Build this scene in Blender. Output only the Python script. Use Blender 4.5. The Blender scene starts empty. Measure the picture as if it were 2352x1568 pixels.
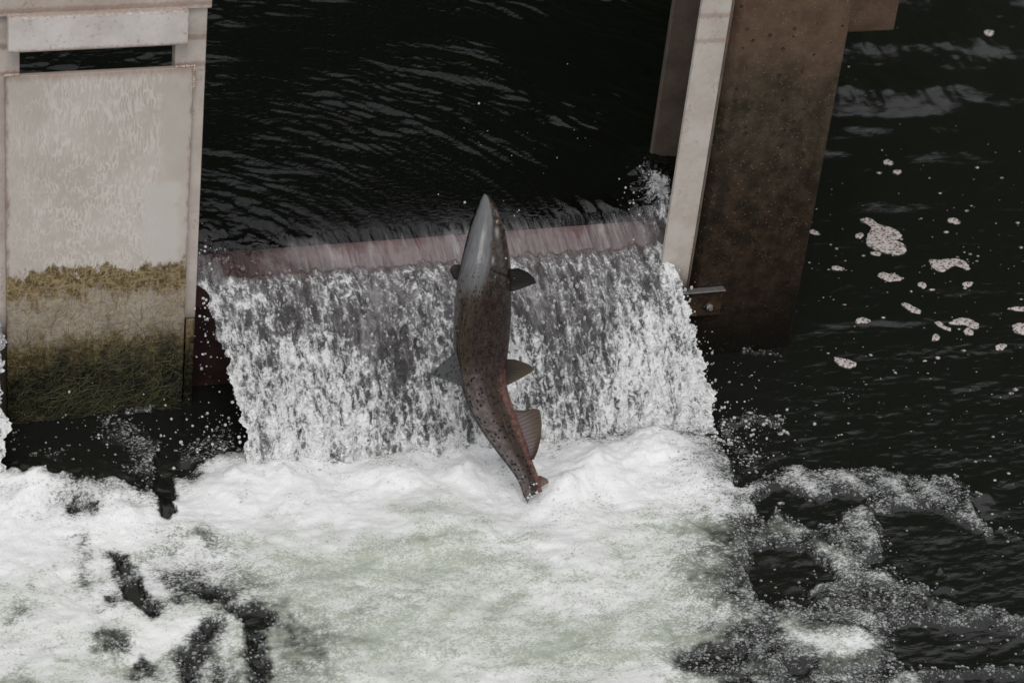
import bpy, bmesh, math, random
import numpy as np
from mathutils import Vector, Matrix

# ------------------------------------------------------------------ camera, sky, sun, exposure
sc = bpy.context.scene
col = sc.collection
YAW, PITCH, ROLL, FPX = 0.379923158, 0.558498437, 0.119444941, 5786.704   # FPX: focal length for a picture 2352 px wide
CAM = np.array([-1.72469, -4.855647, 3.362304])
PCX, PCY = 1176.0, 784.0
c_f = np.array([math.sin(YAW)*math.cos(PITCH), math.cos(YAW)*math.cos(PITCH), -math.sin(PITCH)])
_r0 = np.array([math.cos(YAW), -math.sin(YAW), 0.0]); _u0 = np.cross(_r0, c_f)
c_r = math.cos(ROLL)*_r0 + math.sin(ROLL)*_u0
c_u = -math.sin(ROLL)*_r0 + math.cos(ROLL)*_u0
cam_d = bpy.data.cameras.new("camera"); cam = bpy.data.objects.new("camera", cam_d); col.objects.link(cam)
cam_d.sensor_width = 36.0; cam_d.lens = FPX*36.0/2352.0; cam_d.clip_start = 0.1; cam_d.clip_end = 500
cam.matrix_world = Matrix(((c_r[0], c_u[0], -c_f[0], CAM[0]), (c_r[1], c_u[1], -c_f[1], CAM[1]), (c_r[2], c_u[2], -c_f[2], CAM[2]), (0, 0, 0, 1)))
cam_d.dof.use_dof = True; cam_d.dof.focus_distance = 6.0; cam_d.dof.aperture_fstop = 5.6
sc.camera = cam

SUN_EL, SUN_AZ = math.radians(58), math.radians(200)      # azimuth clockwise from +Y
world = bpy.data.worlds.new("World"); sc.world = world; world.use_nodes = True
wn = world.node_tree.nodes; wl = world.node_tree.links
bg = wn["Background"]
sky = wn.new("ShaderNodeTexSky"); sky.sky_type = 'NISHITA'; sky.sun_disc = False
sky.sun_elevation = SUN_EL; sky.sun_rotation = SUN_AZ; sky.dust_density = 4.0; sky.air_density = 1.0
hs = wn.new("ShaderNodeHueSaturation"); hs.inputs['Saturation'].default_value = 0.18     # overcast: a nearly grey sky
veil = wn.new("ShaderNodeMix"); veil.data_type = 'RGBA'; veil.inputs[0].default_value = 0.78; veil.inputs[7].default_value = (6.2, 6.25, 6.35, 1)   # even cloud cover over the sky
wl.new(sky.outputs[0], hs.inputs['Color']); wl.new(hs.outputs[0], veil.inputs[6]); wl.new(veil.outputs[2], bg.inputs['Color'])
bg.inputs['Strength'].default_value = 0.13
sun_d = bpy.data.lights.new("sun", 'SUN'); sun_d.energy = 0.7; sun_d.angle = math.radians(25); sun_d.color = (1, 0.97, 0.93)
sun = bpy.data.objects.new("sun", sun_d); col.objects.link(sun)
_sd = Vector((math.sin(SUN_AZ)*math.cos(SUN_EL), math.cos(SUN_AZ)*math.cos(SUN_EL), math.sin(SUN_EL)))
sun.rotation_euler = (-_sd).to_track_quat('-Z', 'Y').to_euler(); sun.location = (-3, -6, 8)
sc.view_settings.view_transform = 'Standard'; sc.view_settings.look = 'None'; sc.view_settings.gamma = 1
sc.view_settings.exposure = 0.25
sc.render.engine = 'CYCLES'
sc.cycles.max_bounces = 8; sc.cycles.transparent_max_bounces = 12
sc.cycles.caustics_reflective = False; sc.cycles.caustics_refractive = False

# ------------------------------------------------------------------ small maths helpers
def hit(x, y, axis, val):
    """the point where the sight line through photo pixel (x, y) meets the plane axis = val"""
    d = c_f + c_r*(x-PCX)/FPX - c_u*(y-PCY)/FPX
    return CAM + d*(val-CAM[axis])/d[axis]
def to_px(P):
    d = P-CAM; w = d@c_f
    return PCX+FPX*(d@c_r)/w, PCY-FPX*(d@c_u)/w
def rng(seed): return np.random.default_rng(seed)
_PERM = rng(7).permutation(4096).astype(np.int64)
_GR = rng(8).uniform(0, 2*math.pi, 4096); _GX, _GY = np.cos(_GR), np.sin(_GR)
def perlin(x, y, seed=0):
    x = np.asarray(x, float); y = np.asarray(y, float)
    xi = np.floor(x).astype(np.int64); yi = np.floor(y).astype(np.int64); xf = x-xi; yf = y-yi
    def g(ix, iy, dx, dy):
        h = _PERM[(_PERM[(ix+seed*131) & 4095]+iy) & 4095]
        return _GX[h]*dx+_GY[h]*dy
    u = xf*xf*xf*(xf*(xf*6-15)+10); v = yf*yf*yf*(yf*(yf*6-15)+10)
    a = g(xi, yi, xf, yf); b = g(xi+1, yi, xf-1, yf); c = g(xi, yi+1, xf, yf-1); d = g(xi+1, yi+1, xf-1, yf-1)
    return (a+(b-a)*u)+((c+(d-c)*u)-(a+(b-a)*u))*v
def fbm(x, y, oct=4, seed=0, gain=0.5):
    s = 0; amp = 1; tot = 0; f = 1.0
    for k in range(oct):
        s = s+amp*perlin(x*f+17.3*k, y*f-9.1*k, seed+k); tot += amp; amp *= gain; f *= 2.03
    return s/tot*1.5
def ridged(x, y, oct=4, seed=0, gain=0.55):
    s = 0; amp = 1; tot = 0; f = 1.0
    for k in range(oct):
        s = s+amp*(1-np.abs(perlin(x*f+5.3*k, y*f+3.1*k, seed+k))*2.2); tot += amp; amp *= gain; f *= 2.07
    return s/tot
def sstep(a, b, x):
    t = np.clip((x-a)/(b-a), 0, 1); return t*t*(3-2*t)
def seg_dist(px, py, pts):
    best = np.full(px.shape, 1e9)
    if len(pts) == 1: return np.hypot(px-pts[0][0], py-pts[0][1])
    for (ax, ay), (bx, by) in zip(pts[:-1], pts[1:]):
        dx, dy = bx-ax, by-ay; L = dx*dx+dy*dy
        t = np.clip(((px-ax)*dx+(py-ay)*dy)/L, 0, 1)
        best = np.minimum(best, np.hypot(px-ax-t*dx, py-ay-t*dy))
    return best
def poly_sd(px, py, pts):
    """signed distance to a closed polygon, negative inside"""
    d = seg_dist(px, py, pts+[pts[0]]); ins = np.zeros(px.shape, bool)
    n = len(pts)
    for i in range(n):
        x1, y1 = pts[i]; x2, y2 = pts[(i+1) % n]
        if y1 == y2: continue
        c = ((y1 > py) != (y2 > py)) & (px < (x2-x1)*(py-y1)/(y2-y1)+x1)
        ins ^= c
    return np.where(ins, -d, d)
def resample(pts, n):
    P = np.array(pts, float); L = np.r_[0, np.cumsum(np.linalg.norm(np.diff(P, axis=0), axis=1))]
    t = np.linspace(0, L[-1], n)
    return np.stack([np.interp(t, L, P[:, k]) for k in range(P.shape[1])], 1)
def smooth1(a, k):
    for _ in range(k): a = np.r_[a[:1], (a[:-2]+2*a[1:-1]+a[2:])/4, a[-1:]]
    return a

# ------------------------------------------------------------------ object helpers
def tag(o, label=None, cat=None, group=None, kind=None):
    if label: o['label'] = label
    if cat: o['category'] = cat
    if group: o['group'] = group
    if kind: o['kind'] = kind
    return o
def empty(name, loc=(0, 0, 0)):
    o = bpy.data.objects.new(name, None); col.objects.link(o); o.location = loc; o.empty_display_size = 0.05; return o
def np_mesh(name, verts, faces, mat, parent=None, attrs=None, uv=None, smooth=True):
    """one mesh object out of arrays: verts (n,3), faces (m,3) or (m,4)"""
    me = bpy.data.meshes.new(name); v = np.asarray(verts, np.float32); f = np.asarray(faces, np.int32)
    k = f.shape[1]
    me.vertices.add(len(v)); me.vertices.foreach_set('co', v.ravel())
    me.loops.add(f.size); me.loops.foreach_set('vertex_index', f.ravel())
    me.polygons.add(len(f)); me.polygons.foreach_set('loop_start', np.arange(0, f.size, k, dtype=np.int32))
    me.polygons.foreach_set('loop_total', np.full(len(f), k, np.int32))
    me.polygons.foreach_set('use_smooth', np.full(len(f), smooth, bool))
    me.update(calc_edges=True); me.validate()
    for an, arr in (attrs or {}).items():
        arr = np.asarray(arr, np.float32)
        if arr.ndim == 1:
            a = me.attributes.new(an, 'FLOAT', 'POINT'); a.data.foreach_set('value', arr)
        else:
            a = me.attributes.new(an, 'FLOAT_VECTOR', 'POINT'); a.data.foreach_set('vector', arr.ravel())
    me.materials.append(mat)
    o = bpy.data.objects.new(name, me); col.objects.link(o)
    if parent: o.parent = parent
    return o
def grid_faces(nr, nc, wrap=False):
    i = np.arange(nr-1)[:, None]; j = np.arange(nc if wrap else nc-1)[None, :]
    j2 = (j+1) % nc
    a = i*nc+j; b = i*nc+j2; c = (i+1)*nc+j2; d = (i+1)*nc+j
    return np.stack([a, b, c, d], -1).reshape(-1, 4)
def bm_obj(name, bm, mat, parent=None, bevel=0, smooth=False):
    me = bpy.data.meshes.new(name); bm.normal_update(); bm.to_mesh(me); bm.free()
    me.materials.append(mat)
    o = bpy.data.objects.new(name, me); col.objects.link(o)
    if parent: o.parent = parent
    if smooth:
        for p in me.polygons: p.use_smooth = True
    if bevel:
        m = o.modifiers.new('bevel', 'BEVEL'); m.width = bevel; m.segments = 2; m.limit_method = 'ANGLE'
    return o
def add_box(bm, lo, hi):
    r = bmesh.ops.create_cube(bm, size=1.0)
    for v in r['verts']:
        v.co = Vector([(lo[k]+hi[k])/2+v.co[k]*(hi[k]-lo[k]) for k in range(3)])
    return r['verts']
def box(name, lo, hi, mat, parent=None, bevel=0.002):
    bm = bmesh.new(); add_box(bm, lo, hi); return bm_obj(name, bm, mat, parent, bevel)
def prism(name, poly, z0, z1, mat, parent=None, bevel=0.0):
    bm = bmesh.new(); vs = [bm.verts.new((x, y, z0)) for x, y in poly]; f = bm.faces.new(vs)
    r = bmesh.ops.extrude_face_region(bm, geom=[f])
    for v in r['geom']:
        if isinstance(v, bmesh.types.BMVert): v.co.z = z1
    bmesh.ops.recalc_face_normals(bm, faces=bm.faces); return bm_obj(name, bm, mat, parent, bevel)

# ------------------------------------------------------------------ node helpers
class N:
    def __init__(s, name):
        s.m = bpy.data.materials.new(name); s.m.use_nodes = True; s.t = s.m.node_tree; s.t.nodes.clear()
        s.out = s.t.nodes.new('ShaderNodeOutputMaterial')
    def new(s, typ, **kw):
        n = s.t.nodes.new(typ)
        for k, v in kw.items(): setattr(n, k, v)
        return n
    def put(s, sock, v):
        if hasattr(v, 'is_linked') or isinstance(v, bpy.types.NodeSocket): s.t.links.new(v, sock)
        elif v is not None:
            if isinstance(v, (tuple, list)) and len(v) == 3 and sock.type == 'RGBA': v = (*v, 1)
            sock.default_value = v
    def math(s, op, a, b=None, c=None, clamp=False):
        n = s.new('ShaderNodeMath', operation=op, use_clamp=clamp)
        for k, v in enumerate((a, b, c)):
            if v is not None: s.put(n.inputs[k], v)
        return n.outputs[0]
    def mix(s, f, a, b, mode='MIX'):
        n = s.new('ShaderNodeMix', data_type='RGBA', blend_type=mode)
        s.put(n.inputs[0], f); s.put(n.inputs[6], a); s.put(n.inputs[7], b); return n.outputs[2]
    def ramp(s, f, a, b, lo=0.0, hi=1.0):
        n = s.new('ShaderNodeMapRange', interpolation_type='SMOOTHSTEP')
        s.put(n.inputs[0], f); s.put(n.inputs[1], a); s.put(n.inputs[2], b); s.put(n.inputs[3], lo); s.put(n.inputs[4], hi); return n.outputs[0]
    def coord(s, kind='Object'): return s.new('ShaderNodeTexCoord').outputs[kind]
    def attr(s, name, out='Fac'): return s.new('ShaderNodeAttribute', attribute_name=name).outputs[out]
    def mapping(s, vec, scale=(1, 1, 1), rot=(0, 0, 0), loc=(0, 0, 0)):
        n = s.new('ShaderNodeMapping'); s.put(n.inputs[0], vec); n.inputs[1].default_value = loc; n.inputs[2].default_value = rot; n.inputs[3].default_value = scale; return n.outputs[0]
    def noise(s, vec, scale, detail=4, rough=0.55, dist=0.0, out=0):
        n = s.new('ShaderNodeTexNoise'); s.put(n.inputs['Vector'], vec); n.inputs['Scale'].default_value = scale
        n.inputs['Detail'].default_value = detail; n.inputs['Roughness'].default_value = rough; n.inputs['Distortion'].default_value = dist; return n.outputs[out]
    def voro(s, vec, scale, feature='F1', rand=1.0, out='Distance'):
        n = s.new('ShaderNodeTexVoronoi', feature=feature); s.put(n.inputs['Vector'], vec); n.inputs['Scale'].default_value = scale
        n.inputs['Randomness'].default_value = rand; return n.outputs[out]
    def sep(s, vec):
        n = s.new('ShaderNodeSeparateXYZ'); s.put(n.inputs[0], vec); return n.outputs
    def comb(s, x, y, z):
        n = s.new('ShaderNodeCombineXYZ')
        for k, v in enumerate((x, y, z)): s.put(n.inputs[k], v)
        return n.outputs[0]
    def bump(s, h, dist, strength=1.0, normal=None):
        n = s.new('ShaderNodeBump'); s.put(n.inputs['Height'], h); n.inputs['Distance'].default_value = dist; s.put(n.inputs['Strength'], strength)
        if normal is not None: s.put(n.inputs['Normal'], normal)
        return n.outputs[0]
    def bsdf(s, color, rough=0.5, normal=None, metal=0.0, spec=0.5, **kw):
        n = s.new('ShaderNodeBsdfPrincipled'); s.put(n.inputs['Base Color'], color); s.put(n.inputs['Roughness'], rough)
        s.put(n.inputs['Metallic'], metal); s.put(n.inputs['Specular IOR Level'], spec)
        if normal is not None: s.put(n.inputs['Normal'], normal)
        for k, v in kw.items(): s.put(n.inputs[k.replace('_', ' ')], v)
        return n.outputs[0]
    def mixsh(s, f, a, b):
        n = s.new('ShaderNodeMixShader'); s.put(n.inputs[0], f); s.put(n.inputs[1], a); s.put(n.inputs[2], b); return n.outputs[0]
    def done(s, sh): s.t.links.new(sh, s.out.inputs['Surface']); return s.m

def clear_water(n, normal, tint, rough=0.03):
    """clear water skin: what lies behind shows through, the sky mirrors in it by Fresnel"""
    tr = n.new('ShaderNodeBsdfTransparent'); n.put(tr.inputs[0], tint)
    gl = n.new('ShaderNodeBsdfGlossy'); n.put(gl.inputs['Color'], (1, 1, 1)); n.put(gl.inputs['Roughness'], rough); n.put(gl.inputs['Normal'], normal)
    fr = n.new('ShaderNodeFresnel'); fr.inputs['IOR'].default_value = 1.5; n.put(fr.inputs['Normal'], normal)
    return n.mixsh(fr.outputs[0], tr.outputs[0], gl.outputs[0])

# ------------------------------------------------------------------ materials of the setting
def mat_pool():
    n = N('pool_water'); P = n.coord(); foam = n.attr('foam'); aer = n.attr('aer')
    wr = n.noise(P, 9, 3, 0.5, 0, 1)
    wv = n.new('ShaderNodeVectorMath', operation='MULTIPLY_ADD'); n.put(wv.inputs[0], wr); wv.inputs[1].default_value = (0.05, 0.05, 0); n.put(wv.inputs[2], P)
    fl = n.mapping(wv.outputs[0], (1.0, 1.6, 1.0))
    n1 = n.noise(fl, 20, 6, 0.62, 0.5); n2 = n.noise(fl, 110, 4, 0.65); n4 = n.noise(fl, 55, 5, 0.7)
    v1 = n.voro(fl, 140); v2 = n.voro(fl, 300)
    bub = n.math('ADD', n.math('MULTIPLY', v1, 0.45), n.math('MULTIPLY', v2, 0.45))
    c0 = lambda x: n.math('SUBTRACT', x, 0.5)
    # bubbles carried under the surface turn the peaty water milky green-grey
    u = n.math('ADD', foam, n.math('ADD', n.math('MULTIPLY', c0(n1), 0.55), n.math('MULTIPLY', c0(n4), 0.30)))
    m1 = n.ramp(u, 0.52, 0.98); m2 = n.ramp(u, 0.70, 1.20)
    murk = n.mix(m1, (0.0085, 0.0095, 0.0078), (0.105, 0.115, 0.098)); murk = n.mix(m2, murk, (0.36, 0.385, 0.325))
    rip = n.noise(n.mapping(P, (1.0, 2.6, 1.0)), 22, 4, 0.6, 0.8)
    rip2 = n.noise(n.mapping(P, (1.0, 2.2, 1.0)), 85, 3, 0.6, 0.5)
    nb = n.bump(n.math('ADD', rip, n.math('MULTIPLY', rip2, 0.25)), 0.008, 0.15)
    water = n.bsdf(murk, n.ramp(u, 0.1, 0.7, 0.05, 0.25), nb, spec=0.8, IOR=1.33)
    # froth lying on it: single bubbles where thin, a closed skin where thick
    d = n.math('ADD', foam, n.math('ADD', n.math('MULTIPLY', c0(n1), 0.8), n.math('MULTIPLY', c0(n2), 0.8)))
    d = n.math('SUBTRACT', n.math('ADD', d, n.math('MULTIPLY', c0(n4), 0.5)), n.math('MULTIPLY', n.math('SUBTRACT', bub, 0.38), 1.3))
    d = n.math('SUBTRACT', d, n.math('MULTIPLY', aer, 0.62))
    mask = n.ramp(d, 0.47, 0.86)
    fb = n.math('ADD', n.math('MULTIPLY', bub, -0.8), n.math('ADD', n.math('MULTIPLY', n4, 0.9), n1))
    nf = n.bump(fb, 0.0045, n.ramp(foam, 0.7, 1.4, 0.85, 0.40))
    fcol = n.mix(n.ramp(n.math('ADD', foam, n.math('MULTIPLY', c0(n4), 0.5)), 0.50, 1.20), (0.30, 0.305, 0.31), (0.73, 0.73, 0.735))
    fcol = n.mix(n.math('MULTIPLY', aer, n.ramp(foam, 0.8, 1.1, 0.0, 0.85)), fcol, (0.47, 0.495, 0.435))
    fo = n.bsdf(fcol, 0.32, nf, spec=0.5)
    return n.done(n.mixsh(mask, water, fo))

def mat_upper():
    n = N('upstream_water'); P = n.coord()
    w1 = n.noise(P, 70, 5, .65, .8); w2 = n.voro(P, 120, 'DISTANCE_TO_EDGE'); fz = n.attr('foam')
    rip = n.noise(n.mapping(P, (1, 1.5, 1)), 60, 3, 0.6, 0.4)
    nb = n.bump(n.math('MULTIPLY', rip, n.attr('calm')), 0.004, 0.5)
    murk = n.bsdf((0.003, 0.0034, 0.003), 0.02, nb, spec=0.6, IOR=1.33)
    fm = n.ramp(n.math('ADD', fz, n.math('SUBTRACT', n.math('MULTIPLY', n.math('SUBTRACT', w1, .5), 1.6), n.math('MULTIPLY', w2, .5))), .42, .85)
    fo = n.bsdf((.62, .62, .63), .12, n.bump(w1, .01, 1.0), spec=1.0)
    return n.done(n.mixsh(fm, n.mixsh(n.attr('deep'), clear_water(n, nb, (0.86, 0.87, 0.85), 0.02), murk), fo))

def mat_fall():
    n = N('falling_water'); uv = n.attr('flow', 'Vector'); foam = n.attr('foam')
    wr = n.noise(n.mapping(uv, (1, 0.5, 1)), 30, 3, 0.5, 0, 1)
    wv = n.new('ShaderNodeVectorMath', operation='MULTIPLY_ADD'); n.put(wv.inputs[0], wr); wv.inputs[1].default_value = (0.03, 0.04, 0); n.put(wv.inputs[2], uv)
    st = n.mapping(wv.outputs[0], (1.0, 0.42, 1.0))
    n1 = n.noise(st, 62, 5, 0.62, 0.6); n2 = n.noise(n.mapping(uv, (1.0, 0.8, 1.0)), 165, 4, 0.65, 0.8)
    n3 = n.noise(n.mapping(uv, (1.0, 0.14, 1.0)), 42, 3, 0.6, 0.4)
    cell = n.voro(st, 74, 'DISTANCE_TO_EDGE'); cell2 = n.voro(n.mapping(wv.outputs[0], (0.8, 1.1, 1)), 150, 'DISTANCE_TO_EDGE')
    web = n.math('ADD', n.math('MULTIPLY', n.ramp(cell, 0.0, 0.22, 1, 0), 0.5), n.math('MULTIPLY', n.ramp(cell2, 0.0, 0.20, 1, 0), 0.35))
    lipf = n.ramp(foam, 0.02, 0.25); c0 = lambda x: n.math('SUBTRACT', x, 0.5)
    d = n.math('ADD', n.math('MULTIPLY', c0(n1), 1.9), n.math('MULTIPLY', c0(n2), 1.2))
    d = n.math('ADD', d, n.math('ADD', n.math('MULTIPLY', c0(n3), 0.9), n.math('MULTIPLY', n.math('SUBTRACT', web, 0.33), 0.48)))
    d = n.math('ADD', foam, n.math('MULTIPLY', d, lipf))
    mask = n.ramp(d, 0.43, 1.05)
    h = n.math('ADD', n.math('ADD', n1, n.math('MULTIPLY', n2, 0.5)), n.math('MULTIPLY', web, 0.35))
    streak = n.noise(n.mapping(uv, (1.0, 0.10, 1.0)), 75, 4, 0.6, 0.3)
    h = n.mix(lipf, n.math('MULTIPLY', streak, 0.6), h)
    nb = n.bump(h, 0.012, 0.9)
    clear = clear_water(n, nb, (0.86, 0.85, 0.85), 0.04)
    milky = n.bsdf((0.31, 0.295, 0.305), 0.06, nb, spec=1.0)  # bubbly water below; on the lip, sky reflection painted in grey
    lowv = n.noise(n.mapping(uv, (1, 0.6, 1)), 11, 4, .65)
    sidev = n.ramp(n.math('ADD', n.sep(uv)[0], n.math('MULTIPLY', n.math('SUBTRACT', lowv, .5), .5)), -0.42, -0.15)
    lip_sky = n.math('MULTIPLY', sidev, n.math('ADD', 0.30, n.math('MULTIPLY', n.ramp(streak, 0.44, 0.70, 0.0, 0.42), n.ramp(lowv, 0.42, 0.62))))
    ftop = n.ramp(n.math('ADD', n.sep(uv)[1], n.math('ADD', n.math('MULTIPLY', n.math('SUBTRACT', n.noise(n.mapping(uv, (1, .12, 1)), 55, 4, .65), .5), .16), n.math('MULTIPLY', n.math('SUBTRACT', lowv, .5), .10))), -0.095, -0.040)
    mf = n.mix(lipf, n.math('MULTIPLY', ftop, lip_sky), n.ramp(n.math('ADD', n3, n.math('MULTIPLY', c0(n1), 0.9)), 0.32, 0.74, 0.12, 0.78))
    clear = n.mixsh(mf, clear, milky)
    fcol = n.mix(n.ramp(d, 0.58, 1.20), (0.29, 0.295, 0.30), (0.86, 0.86, 0.86))
    fo = n.bsdf(fcol, 0.10, nb, spec=1.0)
    return n.done(n.mixsh(n.math('MULTIPLY', mask, 0.92), clear, fo))

def mat_simple(name, c1, c2, scale, rough=0.7, bump=0.002, spec=0.3, metal=0.0):
    n = N(name); P = n.coord(); a = n.noise(P, scale, 6, 0.65)
    return n.done(n.bsdf(n.mix(n.ramp(a, 0.3, 0.7), c1, c2), rough, n.bump(a, bump, 0.6), metal, spec))

def mat_gate():
    """weathered alloy plate: grazing scribbles, rusty stains, brown and dark algae low down"""
    n = N('weathered_alloy'); P = n.coord(); x, y, z = n.sep(P)
    big = n.noise(P, 5, 5, 0.6); mid = n.noise(P, 28, 5, 0.6)
    base = n.mix(n.ramp(big, 0.3, 0.7), (0.42, 0.37, 0.33), (0.50, 0.455, 0.415))
    base = n.mix(n.ramp(mid, 0.55, 0.8, 0, 0.35), base, (0.36, 0.25, 0.18))
    wv = n.mapping(P, (1.0, 1.0, 0.30))
    warp = n.noise(P, 30, 3, 0.5, 0, 1)
    wvv = n.new('ShaderNodeVectorMath', operation='MULTIPLY_ADD'); n.put(wvv.inputs[0], warp); wvv.inputs[1].default_value = (0.022, 0.0, 0.02); n.put(wvv.inputs[2], wv)
    e1 = n.voro(wvv.outputs[0], 140, 'DISTANCE_TO_EDGE')
    wv2 = n.new('ShaderNodeVectorMath', operation='MULTIPLY'); n.put(wv2.inputs[0], wvv.outputs[0]); wv2.inputs[1].default_value = (1.05, 1.0, 0.42)
    e2 = n.voro(wv2.outputs[0], 140, 'DISTANCE_TO_EDGE'); sel = n.ramp(n.math('ADD', z, n.math('MULTIPLY', n.math('SUBTRACT', big, .5), .5)), 0.55, 0.75)
    line = n.ramp(n.mix(sel, e1, e2), 0.05, 0.17, 1, 0)
    line = n.math('MULTIPLY', line, n.ramp(mid, 0.34, 0.56))
    zone = n.math('MULTIPLY', n.ramp(n.math('ADD', x, n.math('MULTIPLY', n.math('SUBTRACT', big, .5), .35)), -1.07, -0.90), n.ramp(n.math('ADD', x, n.math('MULTIPLY', n.math('SUBTRACT', mid, .5), .05)), -0.685, -0.660, 1, 0))
    base = n.mix(n.math('MULTIPLY', n.math('MULTIPLY', line, zone), 0.72), base, (0.62, 0.58, 0.54))
    rustn = n.noise(n.mapping(P, (1, 1, .4)), 70, 4, .7)
    base = n.mix(n.math('MULTIPLY', n.ramp(n.math('ADD', n.math('ABSOLUTE', n.math('ADD', x, 0.809)), n.math('MULTIPLY', n.math('SUBTRACT', rustn, .5), .03)), 0.193, 0.207), 0.7), base, (0.16, 0.08, 0.045))
    base = n.mix(n.math('MULTIPLY', n.ramp(n.math('ADD', z, n.math('MULTIPLY', rustn, .02)), 0.880, 0.902), 0.5), base, (0.24, 0.14, 0.09))
    # pale rubbed patch beside the right edge
    pz = n.math('ADD', z, n.math('MULTIPLY', n.math('SUBTRACT', mid, .5), .03))
    px_ = n.math('ADD', x, n.math('MULTIPLY', n.math('SUBTRACT', mid, .5), .04))
    patch = n.math('MULTIPLY', n.math('MULTIPLY', n.ramp(px_, -0.712, -0.70), n.ramp(px_, -0.635, -0.615, 1, 0)), n.math('MULTIPLY', n.ramp(pz, 0.40, 0.41), n.ramp(pz, 0.60, 0.62, 1, 0)))
    base = n.mix(n.math('MULTIPLY', patch, 0.8), base, (0.52, 0.49, 0.455))
    # algae by height above the pool, with ragged edges
    edge = n.noise(n.mapping(P, (1, 1, 0.6)), 60, 5, 0.7)
    big2 = n.noise(n.mapping(P, (1, 1, .5)), 17, 4, .6)
    zz = n.math('ADD', n.math('ADD', z, n.math('MULTIPLY', n.math('SUBTRACT', edge, 0.5), 0.10)), n.math('MULTIPLY', n.math('SUBTRACT', big2, .5), 0.07))
    fibre = n.noise(n.mapping(P, (1, 1, 0.35), (0, 0.5, 0)), 160, 4, 0.7, 0.8)
    fibre2 = n.noise(n.mapping(P, (0.35, 1, 1), (0, 0.5, 0)), 130, 4, 0.7, 0.8)
    ff = n.math('MAXIMUM', fibre, fibre2)
    ochre = n.mix(n.ramp(ff, 0.42, 0.66), (0.060, 0.038, 0.010), (0.31, 0.235, 0.125))
    worn = n.ramp(n.math('ADD', n.math('ABSOLUTE', n.math('SUBTRACT', zz, 0.275)), n.math('MULTIPLY', n.math('SUBTRACT', mid, .5), .10)), 0.03, 0.075, 1, 0)
    ochre = n.mix(n.math('MULTIPLY', worn, 0.45), ochre, base)
    dark = n.mix(n.ramp(ff, 0.48, 0.70), (0.005, 0.005, 0.003), (0.045, 0.043, 0.018))
    c = n.mix(n.ramp(zz, 0.395, 0.410, 1, 0), base, ochre)
    c = n.mix(n.ramp(n.math('ADD', zz, n.math('MULTIPLY', n.math('SUBTRACT', big2, .5), .22)), 0.10, 0.26, 1, 0), c, dark)
    wet = n.ramp(z, 0.15, 0.42, 0.25, 0.55)
    return n.done(n.bsdf(c, wet, n.bump(n.math('ADD', mid, n.math('MULTIPLY', ff, 0.5)), 0.003, 0.5), spec=0.4))

def mat_metal_light(name, c1, c2, rust=0.5):
    n = N(name); P = n.coord(); a = n.noise(P, 14, 6, 0.65); b = n.noise(P, 120, 4, 0.7); s = n.noise(n.mapping(P, (1, 1, 0.25)), 40, 4, 0.6)
    c = n.mix(n.ramp(a, 0.3, 0.7), c1, c2)
    c = n.mix(n.math('MULTIPLY', n.ramp(n.math('ADD', b, n.math('MULTIPLY', s, 0.6)), 0.86, 1.05), rust), c, (0.20, 0.105, 0.06))
    c = n.mix(n.ramp(n.math('ADD', n.sep(P)[2], n.math('MULTIPLY', n.math('SUBTRACT', s, .5), .06)), 0.22, 0.27, 0.92, 0), c, (0.035, 0.022, 0.012))
    zq = n.math('ADD', n.sep(P)[2], n.math('MULTIPLY', n.math('SUBTRACT', b, .5), .02))
    for zz_ in (0.958, 1.043, 0.893):
        c = n.mix(n.math('MULTIPLY', n.ramp(n.math('ABSOLUTE', n.math('SUBTRACT', zq, zz_)), 0.002, 0.010, 1, 0), rust), c, (0.19, 0.095, 0.055))
    return n.done(n.bsdf(c, 0.5, n.bump(b, 0.0015, 0.5), spec=0.4))

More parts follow.
